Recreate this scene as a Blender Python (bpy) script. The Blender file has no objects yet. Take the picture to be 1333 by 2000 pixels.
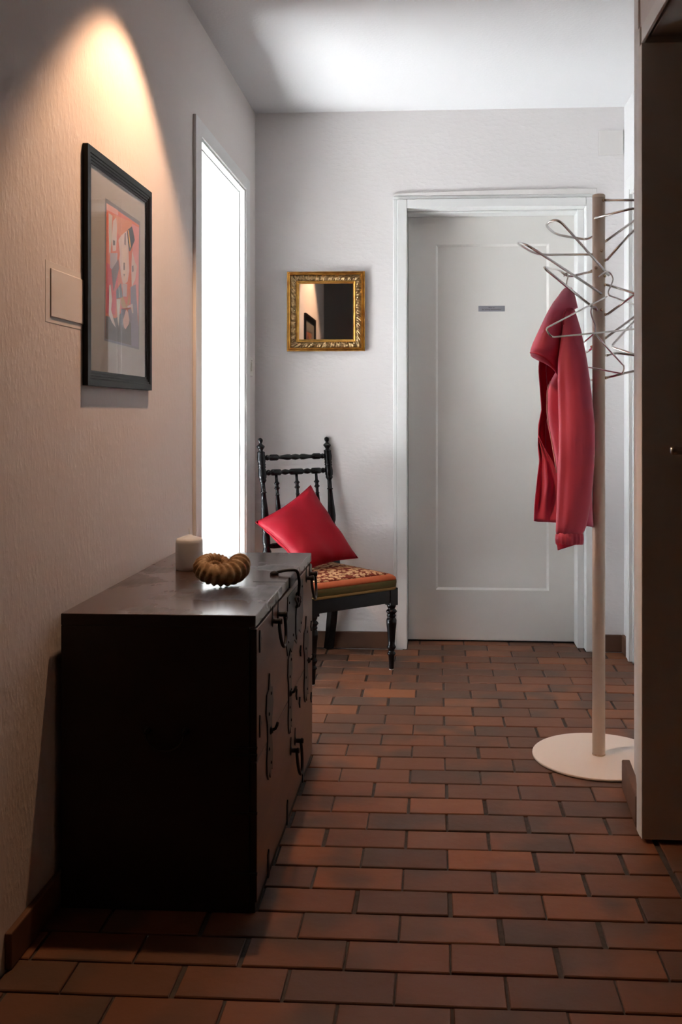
import bpy, bmesh, math, random
from mathutils import Vector, Matrix

# ------------------------------------------------------------------ camera, sky, lights, exposure
S = bpy.context.scene
COL = S.collection
F_PX, CAM_H, PX, PY = 1870.0, 1.0746, 745.0, 807.0      # lens in pixels of the 1333x2000 frame, eye height, optical axis
YAW = math.atan(106.0 / F_PX)

cam_d = bpy.data.cameras.new('camera')
cam = bpy.data.objects.new('camera', cam_d)
COL.objects.link(cam)
cam.location = (0, 0, CAM_H)
cam.rotation_euler = (math.pi / 2, 0, YAW)
cam_d.sensor_fit = 'VERTICAL'
cam_d.sensor_height = 36.0
cam_d.lens = 36.0 * F_PX / 2000.0
cam_d.shift_x = (666.5 - PX) / 2000.0
cam_d.shift_y = -(1000.0 - PY) / 2000.0
cam_d.clip_start = 0.02
S.camera = cam

w = bpy.data.worlds.new('world'); S.world = w; w.use_nodes = True
bg = w.node_tree.nodes['Background']
bg.inputs[0].default_value = (0.62, 0.78, 1.0, 1); bg.inputs[1].default_value = 1.0

def light(name, kind, loc, energy, color, aim=None, **kw):
    d = bpy.data.lights.new(name, kind); d.energy = energy; d.color = color
    for k, v in kw.items(): setattr(d, k, v)
    o = bpy.data.objects.new(name, d); COL.objects.link(o); o.location = loc
    if aim is not None:
        o.rotation_euler = (Vector(aim) - Vector(loc)).to_track_quat('-Z', 'Y').to_euler()
    return o

# daylight of the side room: sun falling through its glazed door on to the floor there, and that door's sky light
SUN_DIR = Vector((0.57, 0.04, -0.82))
light('sun_offscreen', 'SUN', (-6.0, 3.2, 6.0), 190.0, (0.94, 0.97, 1.0), aim=Vector((-6.0, 3.2, 6.0)) + SUN_DIR, angle=math.radians(0.53))
light('window_side_room_offscreen', 'AREA', (-3.02, 3.25, 1.08), 44.0, (0.80, 0.90, 1.0), aim=(0, 3.25, 1.08), shape='RECTANGLE', size=0.90, size_y=2.05)
# warm halogen spot under the hall ceiling, above the picture, washing the left wall
light('ceiling_spot_offscreen', 'SPOT', (-0.48, 2.47, 2.40), 50.0, (1.0, 0.58, 0.34), aim=(-0.60, 2.50, 0.9),
      spot_size=math.radians(92), spot_blend=0.35, shadow_soft_size=0.025)

S.view_settings.view_transform = 'Standard'
S.view_settings.look = 'None'
S.view_settings.gamma = 1.0
S.view_settings.use_curve_mapping = False
S.view_settings.exposure = 0.42
S.cycles.use_denoising = True
S.cycles.max_bounces = 6
S.cycles.diffuse_bounces = 4
S.cycles.glossy_bounces = 4
S.cycles.use_adaptive_sampling = True
S.cycles.adaptive_threshold = 0.02
S.cycles.caustics_reflective = False
S.cycles.caustics_refractive = False
S.cycles.sample_clamp_indirect = 0.0

# ------------------------------------------------------------------ from picture measurements to places
SN, CN = math.sin(YAW), math.cos(YAW)
def ray(px, py):
    u = (px - PX) / F_PX; v = (PY - py) / F_PX
    return Vector((u * CN - SN, u * SN + CN, v))
def at_y(px, py, y): d = ray(px, py); return d * (y / d.y) + Vector((0, 0, CAM_H))
def at_x(px, py, x): d = ray(px, py); return d * (x / d.x) + Vector((0, 0, CAM_H))
def at_z(px, py, z): d = ray(px, py); return d * ((z - CAM_H) / d.z) + Vector((0, 0, CAM_H))

# ------------------------------------------------------------------ materials
MATS = {}
def mat(name, base, rough=0.6, metal=0.0, spec=0.5, var=None, var_scale=8.0, bump=0.0, bump_scale=80.0,
        stretch=(1, 1, 1), coord='Object', sheen=0.0, rand=0.0, detail=6.0, coat=0.0, bump_dist=0.004, var_lo=0.35, var_hi=0.65):
    m = bpy.data.materials.new(name); m.use_nodes = True; MATS[name] = m
    nt = m.node_tree; N = nt.nodes; L = nt.links; b = N['Principled BSDF']
    b.inputs['Base Color'].default_value = (*base, 1); b.inputs['Roughness'].default_value = rough
    b.inputs['Metallic'].default_value = metal; b.inputs['Specular IOR Level'].default_value = spec
    if sheen: b.inputs['Sheen Weight'].default_value = sheen
    if coat: b.inputs['Coat Weight'].default_value = coat; b.inputs['Coat Roughness'].default_value = 0.15
    tc = N.new('ShaderNodeTexCoord'); mp = N.new('ShaderNodeMapping'); mp.inputs['Scale'].default_value = stretch
    L.new(tc.outputs[coord], mp.inputs['Vector'])
    if var is not None:
        n = N.new('ShaderNodeTexNoise'); n.inputs['Scale'].default_value = var_scale; n.inputs['Detail'].default_value = detail
        L.new(mp.outputs[0], n.inputs['Vector'])
        mr = N.new('ShaderNodeMapRange'); mr.inputs['From Min'].default_value = var_lo; mr.inputs['From Max'].default_value = var_hi
        L.new(n.outputs['Fac'], mr.inputs['Value'])
        mx = N.new('ShaderNodeMix'); mx.data_type = 'RGBA'
        mx.inputs['A'].default_value = (*base, 1); mx.inputs['B'].default_value = (*var, 1)
        L.new(mr.outputs[0], mx.inputs['Factor'])
        L.new(mx.outputs['Result'], b.inputs['Base Color'])
    if bump:
        n2 = N.new('ShaderNodeTexNoise'); n2.inputs['Scale'].default_value = bump_scale; n2.inputs['Detail'].default_value = 5
        L.new(mp.outputs[0], n2.inputs['Vector'])
        bp = N.new('ShaderNodeBump'); bp.inputs['Strength'].default_value = bump; bp.inputs['Distance'].default_value = bump_dist
        L.new(n2.outputs['Fac'], bp.inputs['Height']); L.new(bp.outputs[0], b.inputs['Normal'])
    return m

def plaster(name, base, stretch, scale, strength, dist=0.006):
    """painted hand-floated plaster: fine grain plus trowel strokes"""
    m = mat(name, base, 0.85, spec=0.2)
    nt = m.node_tree; N = nt.nodes; L = nt.links; b = N['Principled BSDF']
    tc = [n for n in N if n.type == 'TEX_COORD'][0]
    mp = N.new('ShaderNodeMapping'); mp.inputs['Scale'].default_value = stretch
    L.new(tc.outputs['Object'], mp.inputs['Vector'])
    n1 = N.new('ShaderNodeTexNoise'); n1.inputs['Scale'].default_value = scale; n1.inputs['Detail'].default_value = 3
    L.new(mp.outputs[0], n1.inputs['Vector'])
    pw = N.new('ShaderNodeMath'); pw.operation = 'POWER'; pw.inputs[1].default_value = 3.0
    L.new(n1.outputs['Fac'], pw.inputs[0])
    bp = N.new('ShaderNodeBump'); bp.inputs['Strength'].default_value = strength; bp.inputs['Distance'].default_value = dist
    L.new(pw.outputs[0], bp.inputs['Height']); L.new(bp.outputs[0], b.inputs['Normal'])
    return m

plaster('plaster_left', (0.74, 0.69, 0.66), (1, 1, 0.5), 80, 0.30, 0.006)
plaster('plaster_back', (0.78, 0.75, 0.735), (0.55, 1, 1), 70, 0.30, 0.007)
plaster('plaster_plain', (0.76, 0.75, 0.74), (1, 1, 1), 70, 0.35)
plaster('ceiling_plaster', (0.77, 0.77, 0.77), (1, 1, 1), 90, 0.30, 0.004)
mat('plaster_patch', (0.75, 0.72, 0.69), 0.8, spec=0.25)
mat('white_paint', (0.76, 0.76, 0.74), 0.45, bump=0.05, bump_scale=40)
mat('jamb_paint', (0.76, 0.76, 0.74), 0.5)
mat('door_paint', (0.76, 0.74, 0.70), 0.42, bump=0.06, bump_scale=60)
mat('grey_door_paint', (0.76, 0.74, 0.70), 0.5, bump=0.05, bump_scale=60)
mat('warm_wall', (0.76, 0.73, 0.70), 0.9)
mat('dark_wall', (0.74, 0.71, 0.68), 0.9)
mat('side_floor', (0.60, 0.60, 0.60), 0.6)
mat('commode_white', (0.85, 0.85, 0.85), 0.7, spec=0.2)
mat('grout', (0.050, 0.042, 0.038), 0.95, var=(0.075, 0.064, 0.058), var_scale=60)
mat('switch_plastic', (0.72, 0.69, 0.62), 0.35)
mat('chrome', (0.78, 0.76, 0.74), 0.13, metal=1.0)
mat('steel', (0.62, 0.60, 0.58), 0.28, metal=1.0)
mat('stand_cream', (0.86, 0.71, 0.58), 0.32, spec=0.5)
mat('base_cream', (0.86, 0.75, 0.66), 0.28, spec=0.5)
mat('screw_brass', (0.70, 0.55, 0.40), 0.25, metal=1.0)
mat('jacket_pink', (0.76, 0.105, 0.215), 0.55, sheen=0.15, var=(0.70, 0.085, 0.185), var_scale=5, bump=0.15, bump_scale=300, bump_dist=0.001)
mat('jacket_lining', (0.58, 0.012, 0.07), 0.6, sheen=0.1)
mat('zip_white', (0.85, 0.62, 0.64), 0.5)
mat('chair_black', (0.005, 0.005, 0.0055), 0.22, spec=0.28)
mat('glide_metal', (0.75, 0.72, 0.68), 0.3, metal=1.0)
mat('cushion_red', (0.29, 0.003, 0.014), 0.5, spec=0.14, sheen=0.0, var=(0.24, 0.004, 0.012), var_scale=4, bump=0.45, bump_scale=9, bump_dist=0.012)
mat('seat_green', (0.055, 0.060, 0.012), 0.9, var=(0.10, 0.062, 0.016), var_scale=9, stretch=(1, 1, 12), bump=0.3, bump_scale=300, bump_dist=0.001)
mat('seat_orange', (0.42, 0.10, 0.035), 0.9, var=(0.34, 0.075, 0.02), var_scale=14)
mat('seat_gimp', (0.20, 0.13, 0.04), 0.8)
mat('chest_black', (0.022, 0.013, 0.010), 0.45, spec=0.3, bump=0.08, bump_scale=20, stretch=(1, 8, 8))
mat('chest_front', (0.17, 0.070, 0.032), 0.36, spec=0.5, var=(0.11, 0.046, 0.023), var_scale=6, stretch=(1, 0.6, 3), bump=0.08, bump_scale=40)
mat('chest_edge', (0.075, 0.048, 0.032), 0.45)
mat('iron', (0.020, 0.018, 0.017), 0.42, metal=0.6)
mat('iron_plate', (0.050, 0.036, 0.030), 0.45, metal=0.4, var=(0.030, 0.024, 0.022), var_scale=25)
mat('candle_wax', (0.60, 0.64, 0.66), 0.5)
mat('wick', (0.70, 0.68, 0.62), 0.9)
mat('frame_black', (0.004, 0.0035, 0.003), 0.4, spec=0.16)
mat('mat_board', (0.33, 0.32, 0.28), 0.9)
mat('gilt', (0.72, 0.42, 0.10), 0.30, metal=1.0, var=(0.45, 0.22, 0.05), var_scale=30)
mat('gilt_dark', (0.30, 0.20, 0.10), 0.42, metal=0.9, var=(0.62, 0.42, 0.20), var_scale=90, var_lo=0.4, var_hi=0.8)
mat('gilt_bead', (0.80, 0.62, 0.40), 0.25, metal=1.0)
mat('mirror_glass', (0.86, 0.87, 0.86), 0.015, metal=1.0)
mat('plate_grey', (0.33, 0.33, 0.36), 0.4, metal=0.2)
mat('letter_black', (0.03, 0.03, 0.03), 0.6)
mat('window_frame_white', (0.8, 0.8, 0.8), 0.5)
mat('skirting', (0.16, 0.075, 0.042), 0.62, spec=0.3, var=(0.10, 0.05, 0.032), var_scale=5)

def pane_material(name):
    m = bpy.data.materials.new(name); m.use_nodes = True; MATS[name] = m
    nt = m.node_tree; N = nt.nodes; L = nt.links; N.remove(N['Principled BSDF'])
    out = N['Material Output']; t = N.new('ShaderNodeBsdfTransparent'); g = N.new('ShaderNodeBsdfGlossy')
    g.inputs['Roughness'].default_value = 0.01
    fr = N.new('ShaderNodeFresnel'); fr.inputs['IOR'].default_value = 1.52
    ge = N.new('ShaderNodeNewGeometry'); iv = N.new('ShaderNodeMath'); iv.operation = 'SUBTRACT'; iv.inputs[0].default_value = 1.0
    L.new(ge.outputs['Backfacing'], iv.inputs[1])                # only the front of the thin pane mirrors
    ml = N.new('ShaderNodeMath'); ml.operation = 'MULTIPLY'; L.new(fr.outputs[0], ml.inputs[0]); L.new(iv.outputs[0], ml.inputs[1])
    mx = N.new('ShaderNodeMixShader'); L.new(ml.outputs[0], mx.inputs[0]); L.new(t.outputs[0], mx.inputs[1]); L.new(g.outputs[0], mx.inputs[2])
    L.new(mx.outputs[0], out.inputs['Surface'])
    return m
pane_material('glass_pane')

def tile_material():
    """fired clay: each tile its own shade (random per object), a smoky flame running over part of it"""
    m = bpy.data.materials.new('clay_tile'); m.use_nodes = True; MATS['clay_tile'] = m
    nt = m.node_tree; N = nt.nodes; L = nt.links; b = N['Principled BSDF']
    oi = N.new('ShaderNodeObjectInfo'); tc = N.new('ShaderNodeTexCoord')
    cr = N.new('ShaderNodeValToRGB'); e = cr.color_ramp.elements
    e[0].position = 0.0; e[0].color = (0.110, 0.054, 0.034, 1)
    e[1].position = 1.0; e[1].color = (0.270, 0.098, 0.040, 1)
    for p, c in ((0.35, (0.155, 0.066, 0.037)), (0.65, (0.185, 0.074, 0.038)), (0.85, (0.215, 0.084, 0.040))):
        q = cr.color_ramp.elements.new(p); q.color = (*c, 1)
    L.new(oi.outputs['Random'], cr.inputs[0])
    ad = N.new('ShaderNodeVectorMath'); ad.operation = 'ADD'
    sc = N.new('ShaderNodeVectorMath'); sc.operation = 'SCALE'; sc.inputs['Scale'].default_value = 37.0
    cmb = N.new('ShaderNodeCombineXYZ')
    for k in range(3): L.new(oi.outputs['Random'], cmb.inputs[k])
    L.new(cmb.outputs[0], sc.inputs[0]); L.new(tc.outputs['Object'], ad.inputs[0]); L.new(sc.outputs[0], ad.inputs[1])
    n = N.new('ShaderNodeTexNoise'); n.inputs['Scale'].default_value = 4.5; n.inputs['Detail'].default_value = 2.5
    L.new(ad.outputs[0], n.inputs['Vector'])
    mr = N.new('ShaderNodeMapRange'); mr.inputs['From Min'].default_value = 0.48; mr.inputs['From Max'].default_value = 0.66
    L.new(n.outputs['Fac'], mr.inputs['Value'])
    mu = N.new('ShaderNodeMath'); mu.operation = 'MULTIPLY'; mu.inputs[1].default_value = 0.85
    L.new(mr.outputs[0], mu.inputs[0])
    mx = N.new('ShaderNodeMix'); mx.data_type = 'RGBA'; mx.inputs['B'].default_value = (0.085, 0.056, 0.042, 1)
    L.new(mu.outputs[0], mx.inputs['Factor']); L.new(cr.outputs[0], mx.inputs['A']); L.new(mx.outputs['Result'], b.inputs['Base Color'])
    b.inputs['Roughness'].default_value = 0.52; b.inputs['Specular IOR Level'].default_value = 0.30
    n2 = N.new('ShaderNodeTexNoise'); n2.inputs['Scale'].default_value = 35; n2.inputs['Detail'].default_value = 6
    L.new(ad.outputs[0], n2.inputs['Vector'])
    bp = N.new('ShaderNodeBump'); bp.inputs['Strength'].default_value = 0.25; bp.inputs['Distance'].default_value = 0.004
    L.new(n2.outputs['Fac'], bp.inputs['Height']); L.new(bp.outputs[0], b.inputs['Normal'])
tile_material()

def brick_field_material():
    m = bpy.data.materials.new('clay_tile_field'); m.use_nodes = True; MATS['clay_tile_field'] = m
    nt = m.node_tree; N = nt.nodes; L = nt.links; b = N['Principled BSDF']
    tc = N.new('ShaderNodeTexCoord'); br = N.new('ShaderNodeTexBrick')
    br.inputs['Color1'].default_value = (0.21, 0.085, 0.04, 1); br.inputs['Color2'].default_value = (0.15, 0.068, 0.038, 1)
    br.inputs['Mortar'].default_value = (0.09, 0.08, 0.075, 1); br.inputs['Scale'].default_value = 1.0
    br.inputs['Brick Width'].default_value = 0.2075; br.inputs['Row Height'].default_value = 0.1046; br.inputs['Mortar Size'].default_value = 0.004
    L.new(tc.outputs['Object'], br.inputs['Vector']); L.new(br.outputs['Color'], b.inputs['Base Color'])
    b.inputs['Roughness'].default_value = 0.55
brick_field_material()

def chest_top_material():
    m = mat('chest_top', (0.050, 0.026, 0.018), 0.30, spec=0.5, coat=0.7)
    nt = m.node_tree; N = nt.nodes; L = nt.links; b = N['Principled BSDF']
    tc = [n for n in N if n.type == 'TEX_COORD'][0]
    mp = N.new('ShaderNodeMapping'); mp.inputs['Scale'].default_value = (26, 3.0, 1); mp.inputs['Rotation'].default_value = (0, 0, 0.10)
    L.new(tc.outputs['Object'], mp.inputs['Vector'])
    n = N.new('ShaderNodeTexNoise'); n.inputs['Scale'].default_value = 3.0; n.inputs['Detail'].default_value = 6
    L.new(mp.outputs[0], n.inputs['Vector'])
    # wear patches
    n2 = N.new('ShaderNodeTexNoise'); n2.inputs['Scale'].default_value = 5.0; n2.inputs['Detail'].default_value = 3
    L.new(tc.outputs['Object'], n2.inputs['Vector'])
    mr = N.new('ShaderNodeMapRange'); mr.inputs['From Min'].default_value = 0.50; mr.inputs['From Max'].default_value = 0.62
    L.new(n2.outputs['Fac'], mr.inputs['Value'])
    mu = N.new('ShaderNodeMath'); mu.operation = 'MULTIPLY'; L.new(mr.outputs[0], mu.inputs[0]); L.new(n.outputs['Fac'], mu.inputs[1])
    mx = N.new('ShaderNodeMix'); mx.data_type = 'RGBA'; mx.inputs['A'].default_value = (0.050, 0.026, 0.018, 1); mx.inputs['B'].default_value = (0.020, 0.012, 0.010, 1)
    L.new(mu.outputs[0], mx.inputs['Factor']); L.new(mx.outputs['Result'], b.inputs['Base Color'])
    ra = N.new('ShaderNodeMapRange'); ra.inputs['To Min'].default_value = 0.24; ra.inputs['To Max'].default_value = 0.46
    L.new(mu.outputs[0], ra.inputs['Value']); L.new(ra.outputs[0], b.inputs['Roughness'])
    bp = N.new('ShaderNodeBump'); bp.inputs['Strength'].default_value = 0.35; bp.inputs['Distance'].default_value = 0.0015
    L.new(mu.outputs[0], bp.inputs['Height']); L.new(bp.outputs[0], b.inputs['Normal'])
chest_top_material()

def seat_top_material():
    """needlepoint: pale flowers and leaves on a dark wine ground"""
    m = mat('seat_flowers', (0.16, 0.03, 0.018), 0.95, spec=0.1)
    nt = m.node_tree; N = nt.nodes; L = nt.links; b = N['Principled BSDF']
    tc = [n for n in N if n.type == 'TEX_COORD'][0]
    v = N.new('ShaderNodeTexVoronoi'); v.inputs['Scale'].default_value = 62; v.inputs['Randomness'].default_value = 1.0
    L.new(tc.outputs['Object'], v.inputs['Vector'])
    n = N.new('ShaderNodeTexNoise'); n.inputs['Scale'].default_value = 16; n.inputs['Detail'].default_value = 3
    L.new(tc.outputs['Object'], n.inputs['Vector'])
    c1 = N.new('ShaderNodeValToRGB'); c1.color_ramp.interpolation = 'CONSTANT'; e = c1.color_ramp.elements
    e[0].position = 0; e[0].color = (1, 1, 1, 1); e[1].position = 0.55; e[1].color = (0, 0, 0, 1)
    L.new(v.outputs['Distance'], c1.inputs[0])
    mr = N.new('ShaderNodeMapRange'); mr.inputs['From Min'].default_value = 0.40; mr.inputs['From Max'].default_value = 0.46
    L.new(n.outputs['Fac'], mr.inputs['Value'])
    mu = N.new('ShaderNodeMath'); mu.operation = 'MULTIPLY'; L.new(c1.outputs[0], mu.inputs[0]); L.new(mr.outputs[0], mu.inputs[1])
    cr = N.new('ShaderNodeValToRGB'); e = cr.color_ramp.elements
    e[0].position = 0; e[0].color = (0.50, 0.26, 0.12, 1); e[1].position = 1; e[1].color = (0.30, 0.19, 0.07, 1)
    q = cr.color_ramp.elements.new(0.5); q.color = (0.56, 0.34, 0.19, 1)
    L.new(v.outputs['Color'], cr.inputs[0])
    mx = N.new('ShaderNodeMix'); mx.data_type = 'RGBA'; mx.inputs['A'].default_value = (0.15, 0.028, 0.015, 1)
    L.new(mu.outputs[0], mx.inputs['Factor']); L.new(cr.outputs[0], mx.inputs['B']); L.new(mx.outputs['Result'], b.inputs['Base Color'])
seat_top_material()

def shell_material():
    m = mat('fossil_shell', (0.30, 0.19, 0.085), 0.62, spec=0.4)
    nt = m.node_tree; N = nt.nodes; L = nt.links; b = N['Principled BSDF']
    tc = [n for n in N if n.type == 'TEX_COORD'][0]
    n = N.new('ShaderNodeTexNoise'); n.inputs['Scale'].default_value = 28; n.inputs['Detail'].default_value = 8; n.inputs['Roughness'].default_value = 0.7
    L.new(tc.outputs['Object'], n.inputs['Vector'])
    cr = N.new('ShaderNodeValToRGB'); e = cr.color_ramp.elements
    e[0].position = 0.30; e[0].color = (0.06, 0.03, 0.015, 1); e[1].position = 0.75; e[1].color = (0.60, 0.46, 0.27, 1)
    for p, c in ((0.45, (0.25, 0.15, 0.065)), (0.58, (0.40, 0.285, 0.16))):
        q = cr.color_ramp.elements.new(p); q.color = (*c, 1)
    L.new(n.outputs['Fac'], cr.inputs[0]); L.new(cr.outputs[0], b.inputs['Base Color'])
    bp = N.new('ShaderNodeBump'); bp.inputs['Strength'].default_value = 0.6; bp.inputs['Distance'].default_value = 0.002
    L.new(n.outputs['Fac'], bp.inputs['Height']); L.new(bp.outputs[0], b.inputs['Normal'])
shell_material()

# ------------------------------------------------------------------ mesh helpers (all in room coordinates)
ORIGIN = {}
def tag(o, label=None, cat=None, group=None, kind=None):
    if label: o['label'] = label
    if cat: o['category'] = cat
    if group: o['group'] = group
    if kind: o['kind'] = kind
    return o
def thing(name, label, cat, loc, group=None):
    o = bpy.data.objects.new(name, None); COL.objects.link(o); o.location = loc; o.empty_display_size = 0.05
    ORIGIN[o] = Vector(loc)
    return tag(o, label, cat, group)
def obj(name, bm, m, parent=None, smooth=False, origin=None, bevel=0.0, label=None, kind=None, subsurf=0, solid=0.0):
    o0 = ORIGIN[parent] if parent is not None else Vector(origin or (0, 0, 0))
    bmesh.ops.translate(bm, verts=bm.verts, vec=-o0)
    me = bpy.data.meshes.new(name); bm.to_mesh(me); bm.free()
    for mm in (m if isinstance(m, (list, tuple)) else [m]): me.materials.append(MATS[mm])
    if smooth:
        for p in me.polygons: p.use_smooth = True
    o = bpy.data.objects.new(name, me); COL.objects.link(o)
    if parent is not None: o.parent = parent
    else: o.location = o0
    ORIGIN[o] = o0
    if solid:
        md = o.modifiers.new('solid', 'SOLIDIFY'); md.thickness = solid; md.offset = 0
    if bevel:
        md = o.modifiers.new('bevel', 'BEVEL'); md.width = bevel; md.segments = 2; md.limit_method = 'ANGLE'
    if subsurf:
        md = o.modifiers.new('sub', 'SUBSURF'); md.levels = subsurf; md.render_levels = subsurf
    if label: o['label'] = label
    if kind: o['kind'] = kind
    return o
def B(): return bmesh.new()
def box(bm, x0, x1, y0, y1, z0, z1):
    vs = [bm.verts.new((x, y, z)) for x in (x0, x1) for y in (y0, y1) for z in (z0, z1)]
    for f in ((0, 1, 3, 2), (4, 6, 7, 5), (0, 4, 5, 1), (2, 3, 7, 6), (0, 2, 6, 4), (1, 5, 7, 3)):
        bm.faces.new([vs[i] for i in f])
    return bm
def boxes(*l):
    bm = B()
    for a in l: box(bm, *a)
    return bm
def loft(bm, rings, close=True, caps=True):
    rs = [[bm.verts.new(p) for p in r] for r in rings]
    n = len(rs[0])
    for a, b in zip(rs[:-1], rs[1:]):
        for i in range(n if close else n - 1):
            j = (i + 1) % n
            bm.faces.new((a[i], a[j], b[j], b[i]))
    if caps and close:
        bm.faces.new(rs[0][::-1]); bm.faces.new(rs[-1])
    return bm
def frame_of(d):
    d = Vector(d).normalized()
    up = Vector((0, 0, 1)) if abs(d.z) < 0.95 else Vector((1, 0, 0))
    a = d.cross(up).normalized(); return a, a.cross(d).normalized()
def lathe(bm, p0, p1, prof, n=20):
    """turned piece between two points; prof = (distance along the axis, radius)"""
    p0, p1 = Vector(p0), Vector(p1); d = (p1 - p0).normalized(); a, b = frame_of(d)
    rings = []
    for s, r in prof:
        c = p0 + d * s
        rings.append([c + (a * math.cos(2 * math.pi * k / n) + b * math.sin(2 * math.pi * k / n)) * max(r, 0.0003) for k in range(n)])
    return loft(bm, rings)
def smooth_path(pts, sub=6):
    pts = [Vector(p) for p in pts]; out = []
    for i in range(len(pts) - 1):
        p0 = pts[max(i - 1, 0)]; p1 = pts[i]; p2 = pts[i + 1]; p3 = pts[min(i + 2, len(pts) - 1)]
        for k in range(sub):
            t = k / sub
            out.append(0.5 * ((2 * p1) + (p2 - p0) * t + (2 * p0 - 5 * p1 + 4 * p2 - p3) * t * t + (3 * p1 - p0 - 3 * p2 + p3) * t ** 3))
    out.append(pts[-1]); return out
def tube(bm, pts, r, n=10, radii=None):
    pts = [Vector(p) for p in pts]; rings = []; a = None
    for i, p in enumerate(pts):
        d = (pts[min(i + 1, len(pts) - 1)] - pts[max(i - 1, 0)]).normalized()
        if a is None: a, b = frame_of(d)
        else:
            a = (a - d * a.dot(d))
            a = a.normalized() if a.length > 1e-6 else frame_of(d)[0]
        b = a.cross(d)
        rr = radii[i] if radii else r
        rings.append([p + (a * math.cos(2 * math.pi * k / n) + b * math.sin(2 * math.pi * k / n)) * rr for k in range(n)])
    return loft(bm, rings)
def round_corners(pts, rad, seg=6):
    """polyline with its inner corners rounded"""
    pts = [Vector(p) for p in pts]; out = [pts[0]]
    for i in range(1, len(pts) - 1):
        p = pts[i]; u = pts[i - 1] - p; v = pts[i + 1] - p
        r = min(rad if not isinstance(rad, (list, tuple)) else rad[i - 1], u.length * 0.49, v.length * 0.49)
        a = p + u.normalized() * r; b = p + v.normalized() * r
        for k in range(seg + 1):
            t = k / seg; out.append(a * (1 - t) ** 2 + p * 2 * t * (1 - t) + b * t * t)
    out.append(pts[-1]); return out
def prism(bm, poly, d):
    """flat outline (list of points) pushed by vector d"""
    d = Vector(d); a = [bm.verts.new(p) for p in poly]; b = [bm.verts.new(Vector(p) + d) for p in poly]
    n = len(poly); bm.faces.new(a[::-1]); bm.faces.new(b)
    for i in range(n):
        j = (i + 1) % n; bm.faces.new((a[i], a[j], b[j], b[i]))
    bmesh.ops.recalc_face_normals(bm, faces=bm.faces); return bm
def ball(bm, c, r, n=12, sz=(1, 1, 1)):
    m = Matrix.Translation(c) @ Matrix.Diagonal((r * sz[0], r * sz[1], r * sz[2], 1))
    bmesh.ops.create_uvsphere(bm, u_segments=n, v_segments=max(6, n // 2), radius=1.0, matrix=m); return bm

# ------------------------------------------------------------------ the room shell
XL, YB, XR, ZC = -0.83, 4.37, 0.85, 2.455          # left wall, back wall, right wall of the far part, ceiling
DY0, DY1, DZ = 3.316, 4.116, 2.045                 # doorway in the left wall
XLB = -1.11                                        # far face of the thick left wall
def struct(name, bm, m, **k): return obj(name, bm, m, kind='structure', **k)

floor = struct('floor', boxes((-3.2, 3.1, -1.4, 6.2, -0.16, -0.006)), 'grout')
struct('ceiling', boxes((-3.2, 3.1, -1.4, 6.2, ZC, ZC + 0.12)), 'ceiling_plaster')
struct('wall_left', boxes((XLB, XL, 1.64, DY0, -0.02, ZC), (XLB, XL, DY1, YB + 0.3, -0.02, ZC), (XLB, XL, DY0, DY1, DZ, ZC)), 'plaster_left')
OX0, OX1, OZ = -0.13, 0.678, 2.008                 # niche of the back door
struct('wall_back', boxes((XL, OX0 - 0.02, YB, YB + 0.30, -0.02, ZC), (OX1 + 0.02, 1.2, YB, YB + 0.30, -0.02, ZC), (OX0 - 0.02, OX1 + 0.02, YB, YB + 0.30, OZ + 0.02, ZC),
                          (OX0 - 0.02, OX1 + 0.02, YB + 0.20, YB + 0.30, -0.02, OZ + 0.02)), 'plaster_back')
RY0, RY1 = 3.35, 4.19                              # door in the right wall of the far part
struct('wall_right', boxes((XR, XR + 0.2, 2.7, RY0, -0.02, ZC), (XR, XR + 0.2, RY1, YB, -0.02, ZC), (XR, XR + 0.2, RY0, RY1, 2.02, ZC),
                           (XR + 0.12, XR + 0.2, RY0, RY1, -0.02, 2.02)), 'plaster_plain')
# stub of cross wall at the right, its left face a little skewed and its far corner rounded
bm = B()
outline = [(0.522, 2.50), (0.545, 2.64), (0.566, 2.765), (0.571, 2.79), (0.579, 2.806), (0.592, 2.815), (1.05, 2.815), (3.0, 2.815), (3.0, 2.50)]
prism(bm, [(x, y, -0.02) for x, y in outline], (0, 0, ZC + 0.02))
struct('wall_crossing', bm, 'plaster_plain')
# wall over and beside the side opening near the camera, the entrance room behind the camera, the rooms at the sides
struct('wall_right_near', boxes((0.527, 0.70, 1.62, 2.50, 2.045, ZC), (0.527, 0.70, -1.3, 1.62, -0.02, ZC)), 'plaster_plain')
struct('wall_entrance', boxes((-2.3, 0.7, -1.4, -1.25, -0.02, ZC), (-2.4, -2.25, -1.4, 1.95, -0.02, ZC), (-2.4, XLB, 1.64, 1.95, -0.02, ZC)), 'dark_wall')
struct('wall_side_room', boxes((2.3, 2.45, -1.3, 2.6, -0.02, ZC), (0.6, 2.45, 0.4, 0.5, -0.02, ZC)), 'dark_wall')
NW = 5.25                                          # end wall of the left room
struct('wall_left_room', boxes((-3.1, -2.95, 1.9, 2.80, -0.02, ZC), (-3.1, -2.95, 3.70, NW, -0.02, ZC), (-3.1, -2.95, 2.80, 3.70, 2.15, ZC), (-3.1, XL, NW, NW + 0.25, -0.02, ZC), (-3.1, XLB, 1.95, 2.05, -0.02, ZC)), 'warm_wall')

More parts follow.
